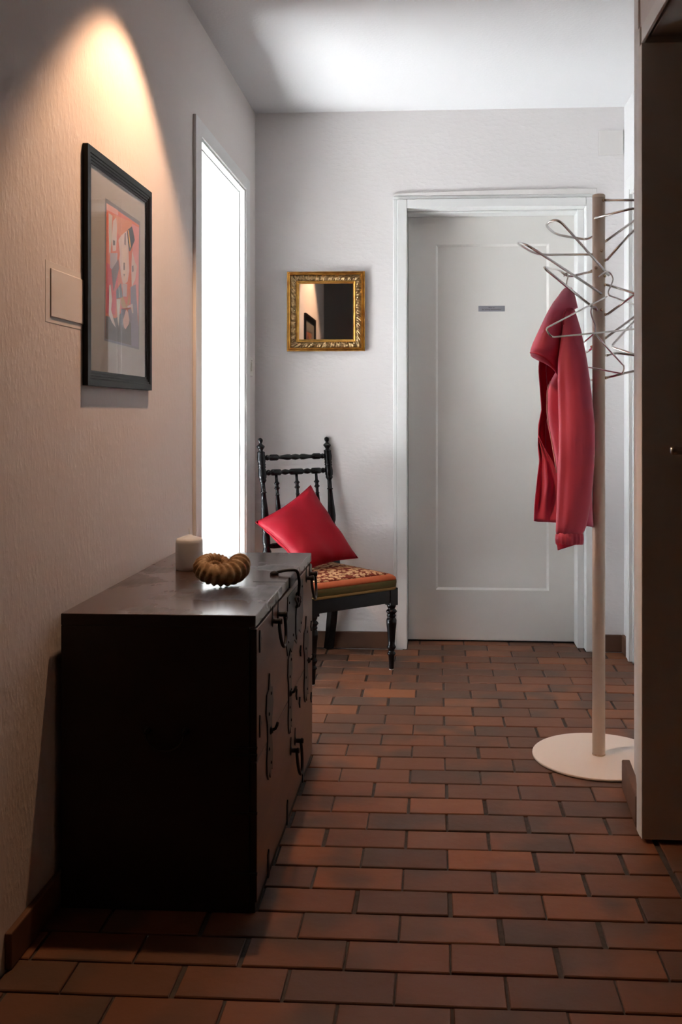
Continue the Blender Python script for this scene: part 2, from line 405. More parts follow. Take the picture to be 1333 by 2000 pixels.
# ------------------------------------------------------------------ clay tiles laid in running bond
random.seed(4)
PX_T, PY_T, JO = 0.2075, 0.1046, 0.007
def tile_mesh(lx, ly):
    bm = boxes((-lx / 2, lx / 2, -ly / 2, ly / 2, -0.012, 0))
    bmesh.ops.bevel(bm, geom=[e for e in bm.edges if all(v.co.z > -0.001 for v in e.verts)], offset=0.0018, segments=1, affect='EDGES')
    me = bpy.data.meshes.new('tile'); bm.to_mesh(me); bm.free(); me.materials.append(MATS['clay_tile']); return me
TILE_CACHE = {}
def lay(x0, x1, y0, y1):
    lx, ly = round(x1 - x0, 3), round(y1 - y0, 3)
    if lx < 0.015 or ly < 0.015: return
    k = (lx, ly)
    if k not in TILE_CACHE: TILE_CACHE[k] = tile_mesh(lx, ly)
    o = bpy.data.objects.new('tile', TILE_CACHE[k]); COL.objects.link(o); o.parent = floor
    o.location = ((x0 + x1) / 2, (y0 + y1) / 2, random.uniform(-0.0012, 0.0004))
    o.rotation_euler = (random.uniform(-0.004, 0.004), random.uniform(-0.003, 0.003), random.uniform(-0.006, 0.006))
def in_hall(y):                                     # floor width at this depth
    if y < 2.48: return XL + 0.005, 0.545
    if y < 2.815: return XL + 0.005, 0.535
    if y < YB: return XL + 0.005, XR - 0.005
    return OX0 + 0.003, OX1 - 0.003
for r in range(-5, 24):
    y0 = 2.052 + r * PY_T; y1 = y0 + PY_T
    if y0 > 4.53: break
    a, b = in_hall((y0 + y1) / 2)
    ph = 0.031 if r % 2 == 0 else 0.134
    k0 = math.floor((a - ph) / PX_T); x = ph + k0 * PX_T
    while x < b:
        lo, hi = max(x + JO / 2, a), min(x + PX_T - JO / 2, b)
        j = random.uniform(-0.004, 0.004)
        lay(lo + j * (lo > a), hi, y0 + JO / 2, min(y1, 4.53) - JO / 2)
        x += PX_T
for r in range(0, 8):                               # second field beyond the straight joint at the side opening, laid the other way
    x0 = 0.555 + (r % 2) * 0.0
for c in range(0, 3):
    for r in range(0, 6):
        y0 = 1.45 + r * PX_T - (c % 2) * PX_T / 2; y1 = y0 + PX_T
        lay(0.556 + c * PY_T + JO / 2, 0.556 + (c + 1) * PY_T - JO / 2, max(y0, 1.45) + JO / 2, min(y1, 2.49) - JO / 2)
fld = obj('tile_field', boxes((-2.3, 0.545, -1.3, 2.052 - 5 * PY_T - 0.006, -0.008, 0.0), (-2.3, XL, 1.53, 1.64, -0.008, 0.0), (0.875, 2.3, 0.5, 2.5, -0.008, 0.0), (0.556, 0.875, 0.5, 1.45, -0.008, 0.0)),
          'clay_tile_field', floor, kind='stuff')
obj('side_room_floor', boxes((-3.0, XLB + 0.13, 2.0, NW, -0.008, 0.002), (XLB + 0.13, XL - 0.002, DY0, DY1, -0.008, 0.001)), 'side_floor', floor)

# skirting tiles
SK = 0.072
struct('baseboard_left', boxes((XL, XL + 0.014, 1.80, DY0 - 0.085, 0.001, SK)), 'skirting', bevel=0.003)
struct('baseboard_back', boxes((XL + 0.002, OX0 - 0.066, YB - 0.014, YB, 0.001, SK + 0.005), (0.72, XR - 0.012, YB - 0.014, YB, 0.001, SK + 0.005)), 'skirting', bevel=0.003)
struct('baseboard_right', boxes((XR - 0.014, XR, 4.275, YB - 0.014, 0.001, SK + 0.008)), 'skirting', bevel=0.003)
bm = B(); prism(bm, [(0.5175, 2.512, 0.001), (0.533, 2.776, 0.001), (0.556, 2.776, 0.001), (0.540, 2.512, 0.001)], (0, 0, SK + 0.01))
struct('baseboard_crossing', bm, 'skirting', bevel=0.003)

# ------------------------------------------------------------------ door casings and leaves
# lining of the left doorway: casing strips on the hall side, a slim rebate line, lining boards
t1 = struct('trim_1', boxes((XL, XL + 0.012, DY0 - 0.080, DY0, 0.0, DZ + 0.055), (XL, XL + 0.012, DY1, DY1 + 0.075, 0.0, DZ + 0.055), (XL, XL + 0.012, DY0, DY1, DZ, DZ + 0.055)), 'white_paint', bevel=0.002)
obj('lining', boxes((XLB, XL - 0.020, DY1 - 0.012, DY1 + 0.001, 0.002, DZ), (XLB, XL - 0.022, DY0 - 0.001, DY0 + 0.012, 0.002, DZ), (XLB, XL - 0.022, DY0, DY1, DZ - 0.012, DZ + 0.001)), 'jamb_paint', t1)
obj('stop', boxes((XL - 0.020, XL + 0.004, DY1 - 0.008, DY1 + 0.001, 0.002, DZ), (XL - 0.020, XL + 0.004, DY0 - 0.001, DY0 + 0.008, 0.002, DZ), (XL - 0.020, XL + 0.004, DY0, DY1, DZ - 0.008, DZ + 0.001)), 'jamb_paint', t1)
# casing of the back door, with a moulded inner step and a rough plaster edge on top
t2 = struct('trim_2', boxes((OX0 - 0.045, OX0, YB - 0.016, YB + 0.20, 0.0, OZ + 0.040), (OX1, OX1 + 0.035, YB - 0.016, YB + 0.20, 0.0, OZ + 0.040), (OX0, OX1, YB - 0.016, YB + 0.20, OZ, OZ + 0.040)), 'white_paint', bevel=0.003)
obj('outer_moulding', boxes((OX0 - 0.062, OX0 - 0.045, YB - 0.010, YB, 0.0, OZ + 0.040), (OX1 + 0.035, OX1 + 0.048, YB - 0.010, YB, 0.0, OZ + 0.040), (OX0 - 0.062, OX1 + 0.048, YB - 0.010, YB, OZ + 0.040, OZ + 0.055)), 'white_paint', t2, bevel=0.003)
obj('rebate', boxes((OX1 - 0.030, OX1, YB + 0.05, YB + 0.15, 0.0, OZ), (OX0, OX1, YB + 0.06, YB + 0.15, OZ - 0.010, OZ)), 'white_paint', t2, bevel=0.003)
bm = B(); prism(bm, [(-0.200, YB, 2.066), (-0.185, YB, 2.078), (0.15, YB, 2.086), (0.5, YB, 2.090), (0.728, YB, 2.089), (0.728, YB, 2.062)], (0, -0.009, 0))
obj('plaster_ledge', bm, 'plaster_patch', t2, bevel=0.003)

LY = YB + 0.15
door1 = struct('door_1', boxes((OX0 + 0.002, 0.002, LY, LY + 0.04, 0.008, OZ - 0.004), (0.531, OX1 - 0.018, LY, LY + 0.04, 0.008, OZ - 0.004),
                               (0.002, 0.531, LY, LY + 0.04, 0.008, 0.243), (0.002, 0.531, LY, LY + 0.04, 1.8685, OZ - 0.004)), 'door_paint')
obj('panel', boxes((0.000, 0.533, LY + 0.011, LY + 0.03, 0.241, 1.870)), 'door_paint', door1)
bm = B()
for (a, b) in (((0.002, 0.243), (0.531, 0.243)), ((0.531, 0.243), (0.531, 1.8685)), ((0.531, 1.8685), (0.002, 1.8685)), ((0.002, 1.8685), (0.002, 0.243))):
    cxm, czm = 0.2665, 1.056
    def inn(p): return (p[0] + (0.010 if p[0] < cxm else -0.010), p[1] + (0.010 if p[1] < czm else -0.010))
    ia, ib = inn(a), inn(b)
    vs = [bm.verts.new(v) for v in ((a[0], LY, a[1]), (b[0], LY, b[1]), (ib[0], LY + 0.011, ib[1]), (ia[0], LY + 0.011, ia[1]))]
    bm.faces.new(vs)
bmesh.ops.recalc_face_normals(bm, faces=bm.faces)
obj('panel_moulding', bm, 'door_paint', door1)
plate = obj('name_plate', boxes((0.2025, 0.3263, LY + 0.0095, LY + 0.0125, 1.5535, 1.5800)), 'plate_grey', door1, label='small grey name plate with two lines of black lettering')
def text(body, size, x, z, y, parent, name='lettering'):
    cu = bpy.data.curves.new(name, 'FONT'); cu.body = body; cu.size = size; cu.align_x = 'CENTER'; cu.extrude = 0.0003
    tmp = bpy.data.objects.new(name, cu); COL.objects.link(tmp)
    bpy.context.view_layer.update()
    me = bpy.data.meshes.new_from_object(tmp.evaluated_get(bpy.context.evaluated_depsgraph_get()))
    bpy.data.objects.remove(tmp); me.materials.clear(); me.materials.append(MATS['letter_black'])
    o = bpy.data.objects.new(name, me); COL.objects.link(o); o.parent = parent
    o.location = Vector((x, y, z)) - ORIGIN[parent]; o.rotation_euler = (math.pi / 2, 0, 0); return o
text('Büro zu', 0.0088, 0.264, 1.5690, LY + 0.0091, plate)
text('der achtung Apartmenthaus', 0.0080, 0.264, 1.5602, LY + 0.0091, plate)

# door in the right wall, hardly seen behind the wall stub
t3 = struct('trim_3', boxes((XR - 0.012, XR, RY1, RY1 + 0.08, 0.0, 2.10), (XR - 0.012, XR, RY0 - 0.08, RY0, 0.0, 2.10), (XR - 0.012, XR, RY0, RY1, 2.02, 2.10)), 'white_paint', bevel=0.002)
obj('inner_strip', boxes((XR - 0.017, XR - 0.011, RY1 - 0.002, RY1 + 0.022, 0.0, 2.04), (XR, XR + 0.12, RY1 - 0.012, RY1, 0.0, 2.02)), 'white_paint', t3, bevel=0.002)
struct('door_3', boxes((XR + 0.08, XR + 0.12, RY0, RY1 - 0.012, 0.008, 2.018)), 'door_paint')

# side opening near the camera: casing and the leaf standing open
t4 = struct('trim_4', boxes((0.5175, 0.700, 2.462, 2.500, 0.0, 2.055), (0.5215, 0.700, 1.58, 1.62, 0.0, 2.055), (0.5215, 0.530, 1.62, 2.462, 2.012, 2.055)), 'white_paint', bevel=0.002)
obj('head_lining', boxes((0.545, 0.700, 1.62, 2.462, 2.030, 2.045)), 'white_paint', t4, bevel=0.002)
door2 = struct('door_2', boxes((0.5145, 1.33, 2.424, 2.460, 0.010, 2.000)), 'grey_door_paint', bevel=0.002)
hd = obj('handle', lathe(B(), (0.572, 2.372, 0.983), (0.70, 2.372, 0.983), [(0, 0.004), (0.001, 0.0085), (0.004, 0.0100), (0.018, 0.0100), (0.0185, 0.0092), (0.12, 0.0092)]), 'steel', door2, smooth=True, label='round brushed steel lever handle')
obj('spindle', lathe(B(), (0.690, 2.372, 0.983), (0.690, 2.424, 0.983), [(0, 0.009), (0.040, 0.009), (0.041, 0.025), (0.051, 0.025)]), 'steel', hd)

# ------------------------------------------------------------------ wall fittings
sw = thing('light_switch', 'cream rocker light switch on left wall beside bright doorway', 'switch', (XL, 4.243, 1.281))
obj('switch_plate', boxes((XL, XL + 0.009, 4.207, 4.279, 1.240, 1.324)), 'switch_plastic', sw, bevel=0.003)
rk = obj('rocker', boxes((XL + 0.008, XL + 0.014, 4.227, 4.259, 1.262, 1.302)), 'switch_plastic', sw, bevel=0.002)
obj('indicator', boxes((XL + 0.009, XL + 0.0105, 4.240, 4.246, 1.307, 1.311)), 'letter_black', sw)
cp = thing('junction_box_cover', 'square painted junction box cover in upper corner of back wall', 'cover plate', (0.79, YB, 2.294))
obj('cover', boxes((0.7335, 0.845, YB - 0.006, YB, 2.2385, 2.350)), 'plaster_patch', cp, bevel=0.002)
cp2 = thing('junction_box_cover', 'flat painted junction box cover half hidden by framed picture', 'cover plate', (XL, 2.15, 1.34))
obj('cover', boxes((XL, XL + 0.0030, 2.020, 2.285, 1.283, 1.388)), 'plaster_patch', cp2, bevel=0.0015)
cm = obj('plaster_margin', boxes((XL, XL + 0.0006, 1.995, 2.30, 1.270, 1.402)), 'plaster_patch', cp2, bevel=0.002)

# ------------------------------------------------------------------ lacquered chest along the left wall
CX0, CX1, CY0, CY1, CZ = -0.813, -0.3835, 2.036, 2.966, 0.640
FX = CX1                                            # plane of the front
ch = thing('chest', 'low dark lacquered wooden chest with black iron fittings along left wall', 'chest', (-0.6, 2.5, 0))
obj('body', boxes((CX0, FX - 0.016, CY0 + 0.001, CY1 - 0.001, 0.0, CZ - 0.026)), 'chest_black', ch, bevel=0.002)
obj('top_board', boxes((CX0, FX - 0.002, CY0, CY1 - 0.004, CZ - 0.026, CZ)), ['chest_top', 'chest_black'], ch, bevel=0.002)
tb = ch.children[-1]
for p in tb.data.polygons:
    if p.normal.z < 0.5 and p.normal.x < 0.5: p.material_index = 1
bm = B(); prism(bm, [(FX - 0.016, CY0 + 0.004, 0.325), (FX - 0.016, CY1, 0.325), (FX - 0.016, CY1, 0.590), (FX - 0.016, CY1 - 0.006, 0.604), (FX - 0.016, CY1 - 0.02, 0.610), (FX - 0.016, CY0 + 0.004, 0.610)], (0.016, 0, 0))
drop = obj('drop_front', bm, 'chest_front', ch, bevel=0.002)
obj('lower_front', boxes((FX - 0.016, FX, CY0 + 0.004, CY1, 0.022, 0.322)), 'chest_front', ch, bevel=0.002)
obj('plinth', boxes((FX - 0.017, FX - 0.004, CY0 + 0.004, CY1 - 0.01, 0.0, 0.024)), 'chest_black', ch)
def on_front(poly, name, m='iron_plate', t=0.003, x=FX, parent=None):
    bm = B(); prism(bm, [(x, y, z) for y, z in poly], (t, 0, 0)); return obj(name, bm, m, parent or ch, bevel=0.0008)
def ring_handle(yc, ztop, ry, rz, name='ring_handle'):
    """two studs with rosettes and a hanging bail"""
    n = 26; pts = []
    for k in range(n + 1):
        a = math.pi * (0.92 + 1.16 * k / n) if False else math.radians(160) + math.radians(220) * k / n
        pts.append((FX + 0.013 + 0.010 * (1 - math.sin(a)) / 2, yc + ry * math.cos(a), ztop - rz * 0.35 + rz * math.sin(a)))
    rg = obj(name, tube(B(), pts, 0.0042, 8), 'iron', ch, smooth=True)
    for sgn in (-1, 1):
        y = yc + sgn * ry * 0.94
        bm = B(); lathe(bm, (FX, y, ztop), (FX + 1, y, ztop), [(0, 0.012), (0.002, 0.012), (0.003, 0.006), (0.016, 0.006), (0.019, 0.0085), (0.024, 0.006)], 14)
        obj('stud', bm, 'iron', rg, smooth=True)
        on_front([(y - 0.012, ztop), (y - 0.005, ztop + 0.020), (y, ztop + 0.036), (y + 0.005, ztop + 0.020), (y + 0.012, ztop), (y, ztop - 0.014)], 'stud_plate', 'iron', 0.002, parent=rg)
    return rg
ring_handle(2.275, 0.585, 0.042, 0.050)
ring_handle(2.865, 0.585, 0.042, 0.050)
ring_handle(2.560, 0.180, 0.040, 0.055)
# long strap hinges with split, leaf-shaped ends
def strap(yc, z0, z1, w, top_leaf, name='strap_hinge'):
    h = w / 2; p = [(yc - h * 0.9, z0 + 0.02), (yc - h * 0.45, z0), (yc - h * 0.2, z0 + 0.015), (yc + h * 0.2, z0 - 0.004), (yc + h * 0.5, z0 + 0.014), (yc + h * 0.95, z0 + 0.006), (yc + h, z0 + 0.05),
                    (yc + h * 0.72, z0 + 0.09), (yc + h * 0.78, z1 - 0.09), (yc + h * 1.25, z1 - 0.06), (yc + h * 0.9, z1 - 0.02), (yc + h * 0.3, z1 - 0.015), (yc, z1 + top_leaf), (yc - h * 0.35, z1 - 0.015),
                    (yc - h * 1.0, z1 - 0.02), (yc - h * 1.25, z1 - 0.06), (yc - h * 0.78, z1 - 0.09), (yc - h * 0.72, z0 + 0.09), (yc - h, z0 + 0.05)]
    st = on_front(p, name, 'iron_plate', 0.003)
    for q in range(5):
        z = z0 + 0.03 + (z1 - z0 - 0.06) * q / 4
        ball(bm_n := B(), (FX + 0.003, yc + (-1) ** q * h * 0.35, z), 0.0042, 8, (0.6, 1, 1)); obj('nail', bm_n, 'iron', st, smooth=True)
    return st
def pin(yc, z, parent):
    bm = B(); tube(bm, [(FX + 0.003, yc, z - 0.004), (FX + 0.014, yc + 0.002, z), (FX + 0.017, yc + 0.006, z + 0.006), (FX + 0.018, yc + 0.010, z + 0.012)], 0.0035, 8); obj('pin', bm, 'iron', parent, smooth=True)
    bm = B(); lathe(bm, (FX, yc, z - 0.004), (FX + 1, yc, z - 0.004), [(0, 0.009), (0.004, 0.009), (0.009, 0.005)], 12); obj('pin_rose', bm, 'iron', parent, smooth=True)
s1 = strap(2.190, 0.235, 0.455, 0.075, 0.02); pin(2.195, 0.345, s1)
s2 = strap(2.500, 0.235, 0.455, 0.060, 0.0); pin(2.490, 0.345, s2)
s3 = strap(2.815, 0.225, 0.455, 0.090, 0.02); pin(2.865, 0.335, s3)
# big lock plate with ragged edge, keyhole shield and the hasp hooked over the lid
for o_ in ch.children:
    if o_.name.split('.')[0] in ('drop_front', 'lower_front'):
        o_.data.materials.append(MATS['chest_black'])
        for p in o_.data.polygons:
            if p.normal.y < -0.5: p.material_index = 1
lp = on_front([(2.462, 0.598), (2.74, 0.598), (2.75, 0.555), (2.735, 0.53), (2.75, 0.50), (2.70, 0.452), (2.66, 0.470), (2.62, 0.440), (2.575, 0.462), (2.53, 0.438), (2.50, 0.458), (2.462, 0.445), (2.440, 0.475), (2.446, 0.505), (2.430, 0.53), (2.458, 0.55)], 'lock_plate', 'iron_plate', 0.0025)
on_front([(2.590, 0.52), (2.600, 0.545), (2.612, 0.52), (2.612, 0.475), (2.600, 0.455), (2.590, 0.475)], 'keyhole_shield', 'iron', 0.003, x=FX + 0.0025, parent=lp)
for (y, z) in ((2.48, 0.58), (2.72, 0.58), (2.47, 0.48), (2.70, 0.48), (2.55, 0.48), (2.65, 0.54)):
    ball(bm_n := B(), (FX + 0.0025, y, z), 0.004, 8, (0.6, 1, 1)); obj('nail', bm_n, 'iron', lp, smooth=True)
hs = obj('hasp', tube(B(), round_corners([(-0.432, 2.552, CZ + 0.006), (-0.400, 2.560, CZ + 0.012), (-0.372, 2.566, CZ + 0.012), (-0.366, 2.567, CZ - 0.020), (-0.370, 2.570, 0.575)], 0.012), 0.0042, 8), 'iron', ch, smooth=True, label='black iron hasp hooked over the chest lid')
bm = B(); lathe(bm, (-0.4325, 2.551, CZ), (-0.4325, 2.551, CZ + 1), [(0, 0.012), (0.006, 0.012), (0.010, 0.008), (0.012, 0.002)], 12); obj('staple', bm, 'iron', hs, smooth=True)
obj('lid_plate', boxes((FX - 0.003, FX + 0.0005, 2.510, 2.590, CZ - 0.027, CZ + 0.001)), 'iron', hs)
obj('board_joint', boxes((-0.470, FX - 0.002, 2.4465, 2.4485, CZ - 0.002, CZ + 0.0004)), 'iron', ch)
for (dy, dz) in ((-0.016, 0.0), (0.018, -0.004), (0.0, 0.008)):
    n = 14; pts = [(FX + 0.012 + 0.003 * math.sin(k), 2.575 + dy + 0.011 * math.cos(2 * math.pi * k / n), 0.566 + dz + 0.014 * math.sin(2 * math.pi * k / n)) for k in range(n + 1)]
    obj('ring', tube(B(), pts, 0.0032, 8), 'iron', hs, smooth=True)
# small slit plates along the near edge and iron clips low on the front
for z in (0.580, 0.395):
    on_front([(2.068, z - 0.028), (2.078, z - 0.020), (2.080, z - 0.006), (2.088, z), (2.080, z + 0.006), (2.078, z + 0.016), (2.068, z + 0.022), (2.064, z)], 'slit_plate', 'iron', 0.0025)
for y in (2.178, 2.459, 2.745):
    on_front([(y - 0.010, 0.012), (y + 0.008, 0.012), (y + 0.010, 0.065), (y, 0.075), (y - 0.010, 0.065)], 'foot_clip', 'iron', 0.003)
for y, z in ((2.70, 0.40), (2.68, 0.26), (2.93, 0.20), (2.62, 0.30), (2.93, 0.42)):
    on_front([(y - 0.012, z), (y, z + 0.016), (y + 0.012, z), (y, z - 0.016)], 'diamond_stud', 'iron', 0.004)
for z in (0.355, 0.340, 0.215, 0.085):              # corner straps lapping round to the near end
    obj('corner_strap', boxes((FX - 0.055, FX + 0.0015, CY0 - 0.0018, CY0 + 0.004, z - 0.0022, z + 0.0022)), 'iron', ch)
n = 18
pts = [(-0.580 + 0.042 * math.cos(math.pi * (1 + k / n)), CY0 - 0.010, 0.388 + 0.040 * math.sin(math.pi * (1 + k / n))) for k in range(n + 1)]
sh = obj('side_bail', tube(B(), pts, 0.0028, 8), 'chest_black', ch, smooth=True)
for x in (-0.622, -0.538):
    obj('stud', lathe(B(), (x, CY0 + 0.002, 0.390), (x, CY0 - 1, 0.390), [(0, 0.008), (0.003, 0.008), (0.004, 0.005), (0.016, 0.005)], 10), 'iron', sh, smooth=True)

# ------------------------------------------------------------------ candle and fossil on the chest
cdx, cdy = -0.685, 2.632
cd = thing('pillar_candle', 'thick grey blue pillar candle standing on dark chest', 'candle', (cdx, cdy, CZ))
obj('wax', lathe(B(), (cdx, cdy, CZ), (cdx, cdy, 1), [(0, 0.034), (0.002, 0.0368), (0.010, 0.0375), (0.074, 0.0375), (0.082, 0.0368), (0.086, 0.034), (0.089, 0.026), (0.094, 0.010), (0.097, 0.003)], 40), 'candle_wax', cd, smooth=True)
obj('wick', tube(B(), [(cdx, cdy, CZ + 0.094), (cdx + 0.0005, cdy, CZ + 0.104), (cdx - 0.001, cdy, CZ + 0.113)], 0.0012, 6), 'wick', cd, smooth=True)

def ammonite():
    c = Vector((-0.556, 2.405, CZ))
    t = thing('ammonite_fossil', 'ribbed brown ammonite fossil lying on dark chest beside candle', 'fossil', c)
    turns, per, ns = 2.9, 240, 22
    total = int(turns * per)
    rings = []
    # spiral axis stands nearly upright, leaning away so that the hollow side faces up
    rot = Matrix.Rotation(math.radians(20), 3, 'X') @ Matrix.Rotation(math.radians(8), 3, 'Y')
    growth = math.log(2.22) / (2 * math.pi)
    Rmax = 0.0560
    for i in range(total + 1):
        th = 2 * math.pi * i / per
        back = 2 * math.pi * turns - th
        R = Rmax * math.exp(-growth * back)
        ribs = 0.5 + 0.5 * math.cos(th * 21)
        rw = 0.52 * R; rh = 0.585 * R
        ring = []
        for k in range(ns):
            a = 2 * math.pi * k / ns
            ca, sa = math.cos(a), math.sin(a)
            m = 1 + 0.22 * (ribs - 0.5) * (0.35 + 0.65 * max(0.0, 0.4 + ca))
            rad = R + rw * ca * m
            hgt = rh * sa * m * (1 - 0.12 * ca)
            ang = th + 0.10 * sa * ca - 5.3
            ring.append(rot @ Vector((rad * math.cos(ang), rad * math.sin(ang), hgt)))
        rings.append(ring)
    low = min(p.z for r in rings for p in r)
    rings = [[p + c + Vector((0, 0, -low + 0.0005)) for p in r] for r in rings]
    obj('shell', loft(B(), rings), 'fossil_shell', t, smooth=True)
ammonite()

# ------------------------------------------------------------------ framed picture on the left wall
PFX = -0.816
y0, y1 = at_x(172, 278, PFX).y, at_x(297, 375, PFX).y
z0, z1 = 1.140, 1.710
pic = thing('framed_picture', 'black framed painting of stylised figures hanging on left wall', 'picture', (XL, (y0 + y1) / 2, z0))
def mitred(bm, ya, yb, za, zb, prof, face):
    """four mitred bars; prof = (inset, height) across the bar; face(y, z, h) gives the place"""
    rings = []
    for (Y, Z, sy, sz) in ((ya, za, 1, 1), (yb, za, -1, 1), (yb, zb, -1, -1), (ya, zb, 1, -1)):
        rings.append([face(Y + sy * i, Z + sz * i, h) for i, h in prof])
    n = len(prof)
    vs = [[bm.verts.new(p) for p in r] for r in rings]
    for q in range(4):
        a, b = vs[q], vs[(q + 1) % 4]
        for k in range(n - 1): bm.faces.new((a[k], b[k], b[k + 1], a[k + 1]))
    bmesh.ops.recalc_face_normals(bm, faces=bm.faces); return bm
fw = lambda y, z, h: (XL + 0.001 + h, y, z)
D = PFX - XL - 0.001
obj('frame', mitred(B(), y0, y1, z0, z1, [(0, 0), (0, D), (0.016, D), (0.018, D - 0.002), (0.023, D - 0.002), (0.0245, D - 0.004), (0.030, D - 0.004), (0.031, D - 0.006), (0.037, D - 0.006), (0.037, 0.001)], fw), 'frame_black', pic)
obj('backing', boxes((XL + 0.001, XL + 0.004, y0 + 0.03, y1 - 0.03, z0 + 0.03, z1 - 0.03)), 'mat_board', pic)
PM = XL + 0.0042
art = []
def apx(zx, zy): p = at_x(180 + zx / 5.883, 360 + zy / 5.883, PM); return (p.y, p.z)
shapes = [
 ((0.16, 0.18, 0.18), [(150, 155), (552, 430), (540, 1900), (140, 1795)]),
 ((0.58, 0.14, 0.055), [(165, 215), (540, 470), (530, 1870), (150, 1770)]),
 ((0.62, 0.30, 0.22), [(165, 215), (300, 300), (300, 360), (165, 290)]),
 ((0.60, 0.22, 0.075), [(240, 345), (455, 430), (455, 500), (330, 600), (290, 560), (260, 420)]),
 ((0.62, 0.24, 0.21), [(455, 450), (540, 500), (530, 1500), (450, 1400), (470, 900)]),
 ((0.52, 0.055, 0.065), [(165, 900), (300, 980), (290, 1250), (262, 1500), (160, 1480)]),
 ((0.52, 0.46, 0.34), [(190, 330), (232, 360), (225, 640), (210, 800), (195, 780)]),
 ((0.085, 0.062, 0.050), [(155, 1510), (270, 1540), (330, 1480), (455, 1500), (455, 1850), (150, 1770)]),
 ((0.20, 0.19, 0.24), [(440, 1180), (500, 1150), (530, 1640), (530, 1870), (450, 1850)]),
 ((0.60, 0.50, 0.42), [(240, 420), (275, 380), (285, 470), (275, 760), (235, 770), (225, 620)]),
 ((0.08, 0.07, 0.06), [(238, 640), (262, 650), (262, 700), (240, 700)]),
 ((0.42, 0.35, 0.36), [(205, 790), (290, 790), (285, 900), (240, 990), (205, 960)]),
 ((0.16, 0.12, 0.12), [(220, 985), (300, 860), (310, 960), (245, 1230)]),
 ((0.62, 0.50, 0.43), [(300, 640), (330, 590), (395, 535), (415, 700), (425, 1000), (405, 1120), (375, 1145), (350, 1140), (325, 1010), (310, 860), (318, 800)]),
 ((0.22, 0.16, 0.15), [(372, 560), (388, 560), (386, 700), (366, 690)]),
 ((0.66, 0.53, 0.42), [(345, 740), (395, 700), (402, 1050), (380, 1130), (352, 1100)]),
 ((0.14, 0.11, 0.09), [(358, 900), (374, 900), (374, 985), (358, 985)]),
 ((0.12, 0.08, 0.06), [(355, 1030), (378, 1030), (366, 1062)]),
 ((0.028, 0.028, 0.034), [(398, 530), (455, 482), (470, 540), (488, 640), (440, 760), (424, 772), (408, 660)]),
 ((0.75, 0.42, 0.08), [(405, 525), (418, 525), (442, 715), (432, 735)]),
 ((0.10, 0.11, 0.12), [(275, 1220), (330, 1130), (348, 1300), (275, 1315)]),
 ((0.55, 0.50, 0.46), [(300, 1190), (306, 1180), (318, 1300), (310, 1302)]),
 ((0.48, 0.40, 0.39), [(345, 1145), (400, 1145), (395, 1290), (350, 1290)]),
 ((0.42, 0.25, 0.055), [(326, 1310), (350, 1290), (395, 1400), (425, 1240), (430, 1350), (402, 1420), (350, 1425), (325, 1370)]),
 ((0.58, 0.52, 0.40), [(275, 1320), (322, 1320), (312, 1480), (300, 1640), (288, 1560)]),
 ((0.58, 0.50, 0.44), [(192, 1160), (208, 1150), (226, 1330), (214, 1440), (240, 1540), (270, 1650), (225, 1590), (188, 1500)]),
 ((0.62, 0.44, 0.38), [(350, 1560), (388, 1440), (430, 1500), (420, 1600), (380, 1668), (360, 1640)]),
 ((0.10, 0.09, 0.10), [(330, 1430), (385, 1440), (352, 1550), (348, 1640), (320, 1600)]),
 ((0.58, 0.47, 0.42), [(455, 760), (490, 900), (512, 940), (492, 1090), (452, 1180), (445, 1000)]),
 ((0.12, 0.11, 0.13), [(452, 940), (470, 930), (474, 1000), (455, 1010)]),
 ((0.55, 0.45, 0.40), [(400, 1400), (460, 1370), (470, 1480), (455, 1480), (440, 1410), (405, 1420)]),
 ((0.16, 0.14, 0.16), [(405, 1440), (440, 1430), (452, 1570), (430, 1600)]),
]
bm = B(); mats = []
for q, (c, poly) in enumerate(shapes):
    nm = 'paint_%d' % q; mat(nm, c, 0.8, spec=0.2); mats.append(nm)
    x = PM + 0.00004 * (q + 1)
    f = bm.faces.new([bm.verts.new((x, *apx(*p))) for p in poly]); f.material_index = q
bmesh.ops.recalc_face_normals(bm, faces=bm.faces)
for f in bm.faces:
    if f.normal.x < 0: f.normal_flip()
obj('print', bm, mats, pic, label='painting of pale long-faced figures on orange red ground')
obj('glass', boxes((PFX - 0.0075, PFX - 0.0070, y0 + 0.034, y1 - 0.034, z0 + 0.034, z1 - 0.034)), 'glass_pane', pic)

# ------------------------------------------------------------------ gilt mirror on the back wall
mx0, mx1, mz0, mz1 = -0.679, -0.3215, 1.358, 1.722
mir = thing('wall_mirror', 'small square mirror in carved gilt frame on back wall', 'mirror', ((mx0 + mx1) / 2, YB, mz0))
fm = lambda x, z, h: (x, YB - 0.001 - h, z)
obj('outer_moulding', mitred(B(), mx0, mx1, mz0, mz1, [(0, 0), (0, 0.018), (0.002, 0.0215), (0.005, 0.0215), (0.006, 0.019), (0.009, 0.0235), (0.0125, 0.0235), (0.0155, 0.020), (0.0155, 0.008)], fm), 'gilt', mir)
obj('inner_moulding', mitred(B(), mx0, mx1, mz0, mz1, [(0.0425, 0.006), (0.0425, 0.017), (0.045, 0.0185), (0.048, 0.017), (0.050, 0.0125), (0.0545, 0.009), (0.0545, 0.003)], fm), 'gilt', mir)
bm = B(); L = mx1 - mx0; NB = 96; NA = 9            # carved acanthus band: relief modelled into the four strips
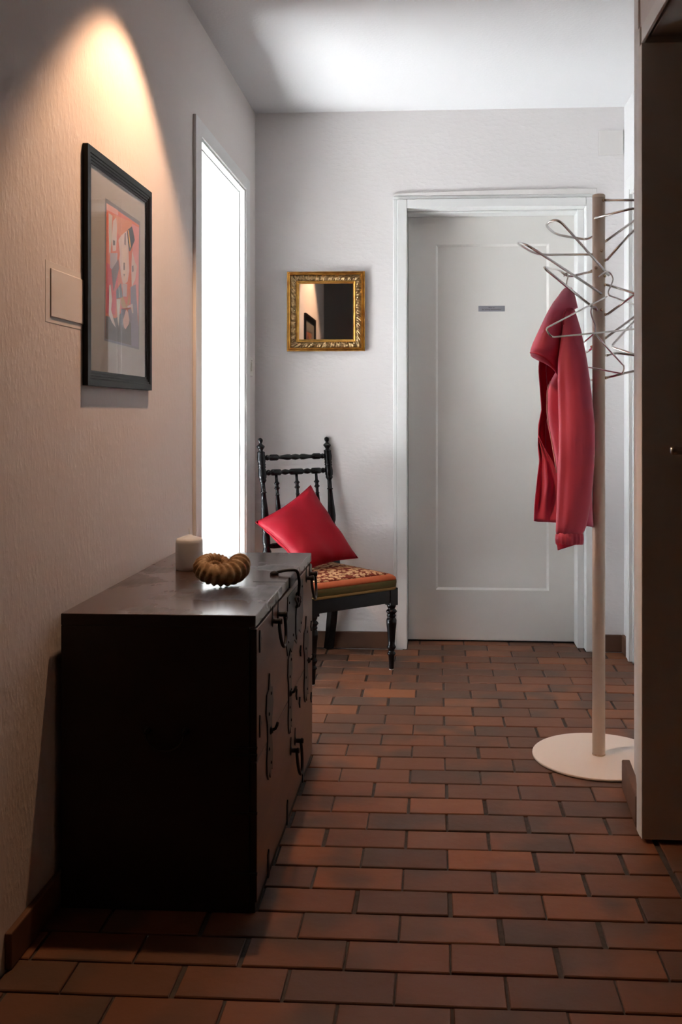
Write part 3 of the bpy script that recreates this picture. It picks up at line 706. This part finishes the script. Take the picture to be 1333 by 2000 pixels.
for side in range(4):
    grid = []
    for i in range(NB + 1):
        row = []
        for j in range(NA + 1):
            ins = 0.0152 + 0.0278 * j / NA
            s = ins + (L - 2 * ins) * i / NB
            ph = (i / NB) * 10.0
            a = math.sin(2 * math.pi * (ph + 0.9 * abs(j / NA - 0.5)))
            b_ = math.sin(2 * math.pi * (2.5 * ph - 1.2 * j / NA))
            h = 0.012 + 0.006 * math.sin(math.pi * j / NA) + 0.0035 * a * math.sin(math.pi * j / NA) + 0.002 * b_
            if side == 0: p = (mx0 + s, mz0 + ins)
            elif side == 1: p = (mx1 - ins, mz0 + s * (mz1 - mz0) / L)
            elif side == 2: p = (mx1 - s, mz1 - ins)
            else: p = (mx0 + ins, mz1 - s * (mz1 - mz0) / L)
            row.append(bm.verts.new(fm(p[0], p[1], h)))
        grid.append(row)
    for i in range(NB):
        for j in range(NA): bm.faces.new((grid[i][j], grid[i + 1][j], grid[i + 1][j + 1], grid[i][j + 1]))
bmesh.ops.recalc_face_normals(bm, faces=bm.faces)
orn = obj('carved_band', bm, 'gilt_dark', mir, smooth=True)
for side in range(4):
    for k in range(5):
        u = 0.05 + (L - 0.10) * k / 4; ins = 0.034 if k % 1 == 0 else 0.03
        if side == 0: p = (mx0 + u, mz0 + ins)
        elif side == 1: p = (mx1 - ins, mz0 + u)
        elif side == 2: p = (mx1 - u, mz1 - ins)
        else: p = (mx0 + ins, mz1 - u)
        obj('bead', ball(B(), fm(p[0], p[1], 0.0165), 0.0042, 10), 'gilt_bead', orn, smooth=True)
obj('glass', boxes((mx0 + 0.045, mx1 - 0.045, YB - 0.0055, YB - 0.004, mz0 + 0.045, mz1 - 0.045)), 'mirror_glass', mir)

# ------------------------------------------------------------------ black turned chair in the far corner
Rv, Fv = Vector((0.77, 0.638, 0)), Vector((0.638, -0.77, 0))
FR = Vector((-0.184, 4.007, 0)); FL = FR - 0.39 * Rv
BR = FR - 0.40 * Fv - 0.018 * Rv; BL = BR - 0.345 * Rv
chair = thing('side_chair', 'black turned wooden chair with embroidered seat in the far corner', 'chair', (FR + FL + BR + BL) / 4)
leg_prof = [(0.0, 0.0090), (0.004, 0.0098), (0.058, 0.0130), (0.060, 0.0165), (0.064, 0.0180), (0.069, 0.0160), (0.073, 0.0120), (0.080, 0.0125), (0.086, 0.0165), (0.092, 0.0195), (0.098, 0.0165), (0.104, 0.0140),
            (0.130, 0.0160), (0.165, 0.0185), (0.190, 0.0215), (0.205, 0.0215), (0.214, 0.0180), (0.217, 0.0160), (0.221, 0.0195), (0.226, 0.0195), (0.230, 0.0165), (0.236, 0.0200), (0.241, 0.0238), (0.247, 0.0200),
            (0.252, 0.0145), (0.258, 0.0170), (0.263, 0.0195), (0.268, 0.0195), (0.280, 0.0170)]
for c in (FR, FL):
    lg = obj('front_leg', lathe(B(), c + Vector((0, 0, 0.004)), c + Vector((0, 0, 1)), leg_prof, 24), 'chair_black', chair, smooth=True)
    bm = B(); box(bm, -0.020, 0.020, -0.020, 0.020, 0.272, 0.345)
    bmesh.ops.rotate(bm, verts=bm.verts, matrix=Matrix.Rotation(math.atan2(Rv.y, Rv.x), 3, 'Z')); bmesh.ops.translate(bm, verts=bm.verts, vec=c)
    obj('leg_block', bm, 'chair_black', lg, bevel=0.002)
    obj('glide', lathe(B(), c, c + Vector((0, 0, 1)), [(0, 0.0085), (0.002, 0.0095), (0.0045, 0.0095)], 16), 'glide_metal', lg, smooth=True)
def post_axis(b, z):                                # rear posts lean back above the seat and sweep back below it
    if z > 0.40: k = 0.070 * (z - 0.40) / 0.567
    else: k = 0.052 * ((0.40 - z) / 0.40) ** 1.6
    return b - Fv * k + Vector((0, 0, z))
post_prof = [(0.455, 0.0185), (0.478, 0.0190), (0.490, 0.0155), (0.500, 0.0130), (0.505, 0.0155), (0.515, 0.0170), (0.535, 0.0175), (0.553, 0.0150), (0.560, 0.0110), (0.565, 0.0150), (0.572, 0.0150), (0.577, 0.0115), (0.590, 0.0165), (0.613, 0.0182),
             (0.650, 0.0160), (0.690, 0.0125), (0.728, 0.0105), (0.729, 0.0135), (0.734, 0.0135), (0.735, 0.0105), (0.770, 0.0095), (0.776, 0.0125), (0.781, 0.0160), (0.787, 0.0160), (0.790, 0.0145), (0.795, 0.0175), (0.812, 0.0188), (0.830, 0.0170),
             (0.834, 0.0145), (0.838, 0.0175), (0.843, 0.0175), (0.846, 0.0150), (0.849, 0.0175), (0.854, 0.0175), (0.857, 0.0150), (0.862, 0.0175), (0.880, 0.0188), (0.896, 0.0165), (0.899, 0.0165), (0.902, 0.0175), (0.906, 0.0165), (0.909, 0.0090),
             (0.914, 0.0085), (0.920, 0.0125), (0.926, 0.0170), (0.929, 0.0180), (0.932, 0.0165), (0.938, 0.0090), (0.942, 0.0060), (0.945, 0.0065), (0.949, 0.0095), (0.955, 0.0112), (0.961, 0.0100), (0.965, 0.0060), (0.967, 0.0010)]
for b in (BR, BL):
    n = 20; rings = []
    for z, r in post_prof:
        c = post_axis(b, z); rings.append([c + (Rv * math.cos(2 * math.pi * k / n) + Fv * math.sin(2 * math.pi * k / n)) * r for k in range(n)])
    po = obj('back_post', loft(B(), rings), 'chair_black', chair, smooth=True)
    rings = []
    for i in range(13):
        z = 0.003 + 0.457 * i / 12; c = post_axis(b, z); hw = 0.0175; hd = 0.0185 if z > 0.1 else 0.0165
        rings.append([c + Rv * hw * sx + Fv * hd * sy for sx, sy in ((-1, -1), (1, -1), (1, 1), (-1, 1))])
    obj('rear_leg', loft(B(), rings), 'chair_black', po, bevel=0.002)
def rail(z, prof, name):
    a, b = post_axis(BL, z), post_axis(BR, z); Lr = (b - a).length
    return obj(name, lathe(B(), a, b, [(Lr * t, r) for t, r in prof], 18), 'chair_black', chair, smooth=True)
rail(0.880, [(0.04, 0.006), (0.06, 0.006), (0.065, 0.010), (0.085, 0.0125), (0.105, 0.010), (0.115, 0.008), (0.125, 0.0125), (0.14, 0.0140), (0.22, 0.0140), (0.235, 0.0120), (0.25, 0.0080), (0.30, 0.0090), (0.37, 0.0130), (0.41, 0.0130), (0.44, 0.0085), (0.455, 0.0110), (0.5, 0.0135),
             (0.545, 0.0110), (0.56, 0.0085), (0.59, 0.0130), (0.63, 0.0130), (0.70, 0.0090), (0.75, 0.0080), (0.765, 0.0120), (0.78, 0.0140), (0.86, 0.0140), (0.875, 0.0125), (0.885, 0.008), (0.895, 0.010), (0.915, 0.0125), (0.935, 0.010), (0.94, 0.006), (0.96, 0.006)], 'top_rail')
rail(0.815, [(0.04, 0.006), (0.06, 0.006), (0.065, 0.010), (0.09, 0.0130), (0.115, 0.010), (0.125, 0.007), (0.135, 0.0125), (0.15, 0.0140), (0.255, 0.0140), (0.27, 0.0100), (0.28, 0.0075), (0.31, 0.0115), (0.335, 0.0130), (0.365, 0.0110), (0.395, 0.0075), (0.41, 0.0125), (0.425, 0.0140), (0.575, 0.0140),
             (0.59, 0.0125), (0.605, 0.0075), (0.635, 0.0110), (0.665, 0.0130), (0.69, 0.0115), (0.72, 0.0075), (0.73, 0.0100), (0.745, 0.0140), (0.85, 0.0140), (0.865, 0.0125), (0.875, 0.007), (0.885, 0.010), (0.91, 0.0130), (0.935, 0.010), (0.94, 0.006), (0.96, 0.006)], 'middle_rail')
rail(0.500, [(0.03, 0.008), (0.1, 0.012), (0.9, 0.012), (0.97, 0.008)], 'lower_rail')
for t in (0.20, 0.50, 0.80):
    a, b = post_axis(BL, 0.50).lerp(post_axis(BR, 0.50), t), post_axis(BL, 0.815).lerp(post_axis(BR, 0.815), t)
    Ls = (b - a).length
    prof = [(0.0, 0.009), (0.03, 0.008), (0.05, 0.011), (0.06, 0.007), (0.13, 0.0115), (0.16, 0.0115), (0.215, 0.0075), (0.216, 0.0095), (0.220, 0.0095), (0.221, 0.0072), (0.240, 0.0068), (0.243, 0.009), (0.248, 0.0135), (0.253, 0.009), (0.258, 0.0075), (0.264, 0.009), (0.269, 0.0135), (0.274, 0.009), (0.278, 0.0068), (Ls - 0.008, 0.0062)]
    obj('spindle', lathe(B(), a, b, prof, 16), 'chair_black', chair, smooth=True)
# seat rails and upholstery
def seat_corners(grow, back=0.0): return [FL - Rv * grow + Fv * grow, FR + Rv * grow + Fv * grow, BR + Rv * grow - Fv * back, BL - Rv * grow - Fv * back]
def bar(a, b, w, z0, z1, name):
    d = (b - a).normalized(); s = Vector((-d.y, d.x, 0)) * w / 2
    bm = B(); prism(bm, [p + Vector((0, 0, z0)) for p in (a - s, b - s, b + s, a + s)], (0, 0, z1 - z0)); return obj(name, bm, 'chair_black', chair, bevel=0.002)
bar(FL, FR, 0.034, 0.283, 0.342, 'front_apron'); bar(FR, BR, 0.030, 0.283, 0.342, 'side_apron'); bar(FL, BL, 0.030, 0.283, 0.342, 'side_apron'); bar(BL, BR, 0.030, 0.283, 0.342, 'rear_apron')
def seat_ring(g, z, rad=0.03, back=0.0):
    c = seat_corners(g, back); pts = round_corners([(c[3] + c[0]) / 2, c[0], c[1], c[2], c[3], (c[3] + c[0]) / 2], rad, 7)[:-1]
    return [p + Vector((0, 0, z)) for p in pts]
obj('gimp', loft(B(), [seat_ring(0.0215, 0.338), seat_ring(0.0225, 0.341), seat_ring(0.0225, 0.346), seat_ring(0.0215, 0.349)]), 'seat_gimp', chair, smooth=True)
obj('seat_border', loft(B(), [seat_ring(0.019, 0.346), seat_ring(0.0215, 0.352), seat_ring(0.0230, 0.368), seat_ring(0.0225, 0.379)]), 'seat_green', chair, smooth=True, label='green and brown woven border of the seat')
obj('seat_edge', loft(B(), [seat_ring(0.0225, 0.378), seat_ring(0.0205, 0.388), seat_ring(0.013, 0.396), seat_ring(0.004, 0.400), seat_ring(-0.003, 0.4012)]), 'seat_orange', chair, smooth=True, label='orange band round the seat top')
rings = [seat_ring(g, z) for g, z in ((-0.002, 0.4010), (-0.02, 0.406), (-0.05, 0.412), (-0.09, 0.417), (-0.13, 0.420))]
seat = obj('seat', loft(B(), rings), 'seat_flowers', chair, smooth=True, label='needlepoint seat with pale flowers on wine red ground')

# ------------------------------------------------------------------ red cushion leaning in the chair
def cushion():
    T, Lc, Rc, Bc = at_y(607, 948, 4.185), at_y(499, 1020, 4.0), at_y(700, 1090, 4.13), at_y(597, 1140, 3.92)
    Bc.z = max(Bc.z, 0.425)
    t = thing('cushion', 'dark red satin cushion propped on its corner in black chair', 'cushion', (T + Lc + Rc + Bc) / 4 - Vector((0, 0, 0.1)))
    nrm = (Rc - Lc).cross(T - Bc).normalized()
    if nrm.y > 0: nrm = -nrm
    bm = B(); N = 26; random.seed(9)
    def surf(u, v, side):
        p = T * (1 - u) * (1 - v) + Lc * u * (1 - v) + Rc * (1 - u) * v + Bc * u * v
        cu, cv = 2 * u - 1, 2 * v - 1
        cen = (T + Lc + Rc + Bc) / 4
        pinch = 1 - 0.085 * ((1 - cu * cu) * cv * cv + (1 - cv * cv) * cu * cu)
        p = cen + (p - cen) * pinch
        th = 0.060 * ((1 - cu ** 4) * (1 - cv ** 4)) ** 0.62
        wr = 0.006 * math.sin(9 * u + 5 * v) * math.sin(3.1 * (u - v)) * (1 - cu ** 2) * (1 - cv ** 2)
        wr += 0.007 * math.sin(22 * (u + 0.4 * v)) * max(0, abs(cv) - 0.45) * (1 - cu ** 2)
        wr += 0.007 * math.sin(20 * (v + 0.3 * u)) * max(0, abs(cu) - 0.45) * (1 - cv ** 2)
        return p + nrm * side * (th + wr * (th > 0.004))
    for side in (1, -1):
        g = [[bm.verts.new(surf(i / N, j / N, side)) for j in range(N + 1)] for i in range(N + 1)]
        for i in range(N):
            for j in range(N): bm.faces.new((g[i][j], g[i + 1][j], g[i + 1][j + 1], g[i][j + 1]))
    bmesh.ops.remove_doubles(bm, verts=bm.verts, dist=0.0004); bmesh.ops.recalc_face_normals(bm, faces=bm.faces)
    obj('cover', bm, 'cushion_red', t, smooth=True)
    edge = [surf(k / 20, 0, 0) for k in range(21)] + [surf(1, k / 20, 0) for k in range(1, 21)] + [surf(1 - k / 20, 1, 0) for k in range(1, 21)] + [surf(0, 1 - k / 20, 0) for k in range(1, 21)]
    obj('seam', tube(B(), edge, 0.0018, 6), 'cushion_red', t, smooth=True)
cushion()

# ------------------------------------------------------------------ coat stand
SX, SY, ST = 0.510, 3.026, 1.757
cs = thing('coat_stand', 'cream pole coat stand with chrome wire loops and round foot plate', 'coat stand', (SX, SY, 0))
obj('foot_plate', lathe(B(), (SX, SY, 0.001), (SX, SY, 1), [(0, 0.204), (0.0015, 0.206), (0.0055, 0.206), (0.007, 0.204)], 64), 'base_cream', cs, bevel=0.0008)
pole = obj('pole', lathe(B(), (SX, SY, 0.006), (SX, SY, 2), [(0, 0.0198), (ST - 0.016, 0.0198)], 32), 'stand_cream', cs, smooth=True)
obj('pole_cap', lathe(B(), (SX, SY, ST - 0.0105), (SX, SY, 2), [(0, 0.0190), (0.001, 0.0198), (0.008, 0.0198), (0.0105, 0.0180)], 32), 'stand_cream', pole, smooth=True)
obj('foot_collar', lathe(B(), (SX, SY, 0.008), (SX, SY, 1), [(0, 0.0205), (0.003, 0.0205), (0.004, 0.0198)], 32), 'screw_brass', pole, smooth=True)
def W(*l): return [at_y(px, py, y) for px, py, y in l]
def wire_loop(pts, rad):
    lp_ = obj('wire_loop', tube(B(), round_corners(pts, rad, 8), 0.0040, 10), 'chrome', cs, smooth=True)
    for e in (pts[0], pts[-1]):
        d = Vector((SX, SY, e.z)) - e; d.z = 0
        if d.length > 0.06: continue
        d.normalize(); c = Vector((SX, SY, e.z)) - d * 0.0195
        obj('screw', lathe(B(), c + d * 0.002, c - d, [(0, 0.0048), (0.006, 0.0048), (0.008, 0.0035)], 12), 'screw_brass', lp_, smooth=True)
wire_loop(W((1180, 391, 3.008), (1262, 391, 2.97), (1330, 393, 2.95), (1320, 403, 2.92), (1240, 406, 2.94), (1163, 426, 3.004)), 0.03)
wire_loop(W((1184, 471, 3.03), (1238, 432, 3.05), (1288, 396, 3.08), (1305, 390, 3.05), (1290, 408, 3.00), (1238, 450, 3.00), (1186, 508, 3.01)), 0.03)
wire_loop(W((1163, 460, 3.04), (1145, 468, 3.06), (1086, 458, 3.02), (1064, 438, 2.94), (1090, 426, 2.88), (1190, 538, 3.002)), [0.02, 0.03, 0.045, 0.05])
wire_loop(W((1163, 497, 3.03), (1048, 498, 2.98), (1008, 473, 2.88), (1030, 478, 2.80), (1175, 573, 3.002)), [0.05, 0.035, 0.03])
wire_loop(W((1163, 529, 3.03), (1110, 541, 3.05), (1094, 528, 3.03), (1060, 521, 2.86), (1162, 603, 3.000)), [0.03, 0.03, 0.03])
wire_loop(W((1186, 556, 3.01), (1238, 572, 2.95), (1268, 582, 2.92), (1250, 568, 2.94), (1187, 614, 3.012)), 0.012)
wire_loop(W((1184, 660, 3.03), (1260, 604, 3.12), (1300, 580, 3.14), (1290, 600, 3.16), (1238, 628, 3.18), (1194, 677, 3.14), (1240, 692, 3.08), (1280, 705, 3.05)), 0.015)
wire_loop(W((1163, 677, 3.03), (1140, 692, 3.13), (1090, 735, 3.22), (1098, 750, 3.21), (1150, 743, 3.10), (1163, 741, 3.04)), 0.03)
wire_loop(W((1184, 738, 3.02), (1238, 725, 3.01), (1300, 712, 2.99), (1290, 700, 3.02), (1204, 689, 3.06), (1186, 694, 3.04)), 0.03)
for px, py in ((1176, 490), (1164, 523), (1176, 605)):
    p = at_y(px, py, SY - 0.0198); d = (p - Vector((SX, SY, p.z))).normalized(); c = Vector((SX, SY, p.z)) + d * 0.0194
    obj('screw', lathe(B(), c, c + d, [(0, 0.0050), (0.003, 0.0050), (0.0055, 0.0030)], 12), 'screw_brass', pole, smooth=True)

# ------------------------------------------------------------------ hangers
def hanger(label, hook, body, group=None):
    base = body[0]
    t = thing('coat_hanger', label, 'hanger', base)
    obj('hook', tube(B(), smooth_path(hook, 6), 0.0024, 8), 'chrome', t, smooth=True)
    obj('shoulder_wire', tube(B(), round_corners(body, 0.022, 7), 0.0026, 8), 'chrome', t, smooth=True)
    return t
hanger('empty chrome wire hanger hung near top of coat stand, low bar crossing jacket',
       W((1169, 541, 2.925), (1182, 531, 2.945), (1192, 533, 2.955), (1198, 545, 2.955), (1193, 560, 2.95), (1189, 570, 2.945), (1191, 577, 2.94)),
       W((1186, 579, 2.94), (1130, 608, 2.80), (1066, 642, 2.66), (1078, 659, 2.655), (1238, 643, 2.94), (1335, 634, 3.14), (1330, 622, 3.14), (1238, 594, 3.04), (1191, 577, 2.94)))
hanger('empty chrome wire hanger hung by its twisted hook below other hanger',
       W((1168, 607, 2.975), (1164, 600, 2.97), (1157, 601, 2.962), (1155, 610, 2.957), (1158, 622, 2.955), (1163, 634, 2.952), (1163, 651, 2.95)),
       W((1163, 651, 2.95), (1192, 685, 2.85), (1221, 716, 2.745), (1217, 730, 2.745), (1160, 719, 2.985), (1112, 711, 3.24), (1110, 700, 3.24), (1136, 673, 3.10), (1161, 652, 2.95)))
hanger('chrome wire hanger on which the pink jacket hangs',
       W((1102, 540, 3.045), (1105, 534, 3.042), (1109, 534, 3.04), (1110, 541, 3.035), (1108, 550, 3.03), (1107, 566, 3.02)),
       W((1107, 566, 3.02), (1113, 590, 2.93), (1120, 640, 2.86), (1112, 648, 2.87), (1090, 640, 3.10), (1094, 620, 3.12), (1104, 585, 3.06), (1107, 566, 3.02)))

# ------------------------------------------------------------------ pink jacket
def interp(tab, y):
    if y <= tab[0][0]: return tab[0][1]
    for (a, va), (b, vb) in zip(tab[:-1], tab[1:]):
        if y <= b: return va + (vb - va) * (y - a) / (b - a)
    return tab[-1][1]
jk = thing('jacket', 'pink hooded rain jacket hanging from coat stand', 'jacket', at_y(1105, 1016, 2.95))
fL = [(640, 1078), (690, 1056), (720, 1053), (760, 1056), (800, 1059), (830, 1053), (870, 1052), (900, 1055), (930, 1051), (960, 1048), (990, 1045), (1016, 1044)]
nL = [(640, 1094), (700, 1092), (725, 1088), (740, 1079), (760, 1071), (800, 1070), (830, 1073), (860, 1079), (900, 1086), (930, 1090), (1016, 1094)]
rR = [(640, 1122), (700, 1143), (760, 1150), (830, 1156), (960, 1156), (1000, 1158), (1028, 1160)]
rows = [640 + (1018 - 640) * k / 40 for k in range(41)]
bm = B(); rings = []
for py in rows:                                     # far front panel with the lining, running round the back
    a, r = interp(fL, py), interp(rR, py); t = (py - 640) / 378
    w_ = 0.006 * math.sin(py * 0.05) + 0.004 * math.sin(py * 0.11)
    rings.append(smooth_path(W((a, py, 3.040 + w_), (a + 10, py + 1, 3.075 + 0.5 * w_), ((a + r) / 2, py + 3, 3.105 - w_), (r - 8, py + 10 * t, 3.06), (r, py + 12 * t, 2.985)), 5))
loft(bm, rings, close=False)
obj('lined_front', bm, 'jacket_lining', jk, smooth=True, solid=0.003, label='deep red inner side of the open front')
bm = B(); rings = []
for py in rows:                                     # near front panel from the back seam to the zip
    a, r = interp(nL, py), interp(rR, py); t = (py - 640) / 378
    w_ = 0.005 * math.sin(py * 0.045 + 1)
    rings.append(smooth_path(W((r, py + 12 * t, 2.985), (r - 6, py + 10 * t, 2.935), ((a + r) / 2, py + 3, 2.915), (a + 8, py, 2.925 + w_), (a, py, 2.945 + w_)), 5))
loft(bm, rings, close=False)
body = obj('body', bm, 'jacket_pink', jk, smooth=True, solid=0.003)
obj('zip', tube(B(), [at_y(interp(nL, py) - 1.5, py, 2.943 + 0.005 * math.sin(py * 0.045 + 1)) for py in rows if py > 735 and py < 925], 0.0013, 6), 'zip_white', body, smooth=True)
obj('zip', tube(B(), [at_y(interp(fL, py) + (14 if py < 930 else 16), py, 3.062) for py in rows if (700 < py < 760 or py > 760) and py < 1000], 0.0011, 6), 'zip_white', body, smooth=True)
bm = B(); rings = []
for k in range(25):
    py = 850 + 168 * k / 24; a = interp(fL, py); q = min(1.0, 0.02 + k / 13)
    rings.append(smooth_path(W((a - 0.5, py, 3.030), (a + 9 * q, py, 3.042 + 0.006 * math.sin(py * 0.06)), (a + 20 * q, py + 1, 3.020 + 0.008 * math.sin(py * 0.045)), (a + 31 * q, py + 2, 3.035), (a + 46 * q, py + 3, 3.025)), 4))
loft(bm, rings, close=False); obj('front_hem', bm, 'jacket_pink', jk, smooth=True, solid=0.002)
# sleeve hanging in front
sl = [(596, 1106, 1119), (606, 1104, 1124), (622, 1102, 1129), (645, 1099, 1136), (670, 1095, 1141), (700, 1091, 1147), (740, 1090, 1153), (790, 1091, 1159), (830, 1092, 1162.5), (870, 1092, 1163), (910, 1091, 1161.5),
      (950, 1089, 1158.5), (985, 1088, 1154), (1010, 1087, 1150), (1028, 1086.5, 1146), (1038, 1086, 1142), (1044, 1087, 1138)]
bm = B(); rings = []; n = 28
for q in range(0, 61):
    py = 596 + (1044 - 596) * q / 60
    l = interp([(a, b) for a, b, c in sl], py); r = interp([(a, c) for a, b, c in sl], py)
    yc = interp([(596, 2.915), (640, 2.885), (720, 2.865), (850, 2.850), (1044, 2.855)], py); dp = interp([(596, 0.012), (640, 0.03), (720, 0.045), (900, 0.05), (1030, 0.042), (1044, 0.032)], py)
    ring = []
    for k in range(n):
        a = 2 * math.pi * k / n
        fold = 1 + 0.07 * math.sin(2 * a + py * 0.016) + 0.035 * math.sin(3 * a - py * 0.035) + 0.02 * math.sin(5 * a + py * 0.05) + (0.06 * math.sin(7 * a) * max(0, (py - 985) / 60))
        c_, s_ = math.cos(a), math.sin(a)
        c_ = math.copysign(abs(c_) ** 0.9, c_)
        # soft vertical fold toward the left edge
        groove = 0.010 * math.exp(-((c_ + 0.62) / 0.16) ** 2) * (1 if s_ > 0 else 0) * min(1, max(0, (py - 640) / 80))
        ring.append(at_y((l + r) / 2 + (r - l) / 2 * c_, py, yc - dp * s_ * fold + groove))
    rings.append(ring)
slv = obj('sleeve', loft(bm, rings), 'jacket_pink', jk, smooth=True)
bm = B(); rings = []; n = 72
for py, e in ((1041, 0.86), (1044, 1.0), (1053, 1.03), (1061, 1.0), (1064, 0.93)):
    ring = []
    for k in range(n):
        a = 2 * math.pi * k / n; rr = e * (1 + 0.035 * (1 if k % 4 < 2 else -1))
        ring.append(at_y(1113 + 26.5 * rr * math.cos(a), py + 1.5 * math.cos(a) * 0 - 2 * (1 - math.cos(a)) * 0, 2.855 - 0.036 * rr * math.sin(a)))
    rings.append(ring)
obj('cuff', loft(bm, rings), 'jacket_pink', slv, smooth=True, label='gathered elastic cuff')
bm = B(); rings = []
for t in range(6):
    f = t / 5; rings.append(W((1088 + 2 * f, 1061 + 14 * f, 2.835), (1106 + 0 * f, 1061 + 9 * f, 2.822), (1128 - 3 * f, 1061 + 3 * f, 2.84), (1122 - 3 * f, 1061 + 4 * f, 2.87), (1098, 1061 + 11 * f, 2.87)))
loft(bm, rings); obj('inner_cuff', bm, 'jacket_lining', slv, smooth=True)
# hood falling over the shoulder
hd_rows = [(562, 1104, 1118, 2.99, 0.012), (568, 1098, 1121, 2.985, 0.03), (580, 1090, 1125, 2.975, 0.045), (592, 1081, 1128, 2.96, 0.055), (601, 1076, 1130, 2.95, 0.06), (606, 1073, 1112, 2.945, 0.06), (620, 1066, 1107, 2.94, 0.06), (640, 1057, 1102, 2.93, 0.06),
           (660, 1048, 1099, 2.925, 0.058), (676, 1041, 1097, 2.92, 0.055), (690, 1036.5, 1095, 2.92, 0.052), (703, 1037, 1094, 2.925, 0.045), (710, 1048, 1093, 2.93, 0.04), (718, 1066, 1092, 2.935, 0.035), (727, 1080, 1091, 2.94, 0.025)]
bm = B(); rings = []; n = 26
for q in range(0, 45):
    py = 562 + (727 - 562) * q / 44
    l, r, yc, dp = (interp([(h_[0], h_[i]) for h_ in hd_rows], py) for i in (1, 2, 3, 4))
    ring = []
    for k in range(n):
        a = 2 * math.pi * k / n; c_, s_ = math.cos(a), math.sin(a)
        fold = 1 + 0.10 * math.sin(3 * a + py * 0.03) * 0.5 - (0.10 if 686 < py < 694 else 0)
        ring.append(at_y((l + r) / 2 + (r - l) / 2 * c_, py + 8 * c_ * (py - 562) / 165, yc - dp * s_ * fold))
    rings.append(ring)
hood = obj('hood', loft(bm, rings), 'jacket_pink', jk, smooth=True)
edge = smooth_path(W((1037, 689, 2.90), (1046, 690, 2.872), (1060, 696, 2.866), (1074, 707, 2.880), (1086, 722, 2.912)), 6)
obj('hood_hem', tube(B(), edge, 0.0028, 8), 'jacket_lining', hood, smooth=True)
col = smooth_path(W((1101, 634, 2.862), (1102, 615, 2.868), (1106, 605, 2.876), (1113, 602, 2.884), (1120, 604, 2.89)), 6)
obj('collar_seam', tube(B(), col, 0.0022, 8), 'jacket_lining', hood, smooth=True)
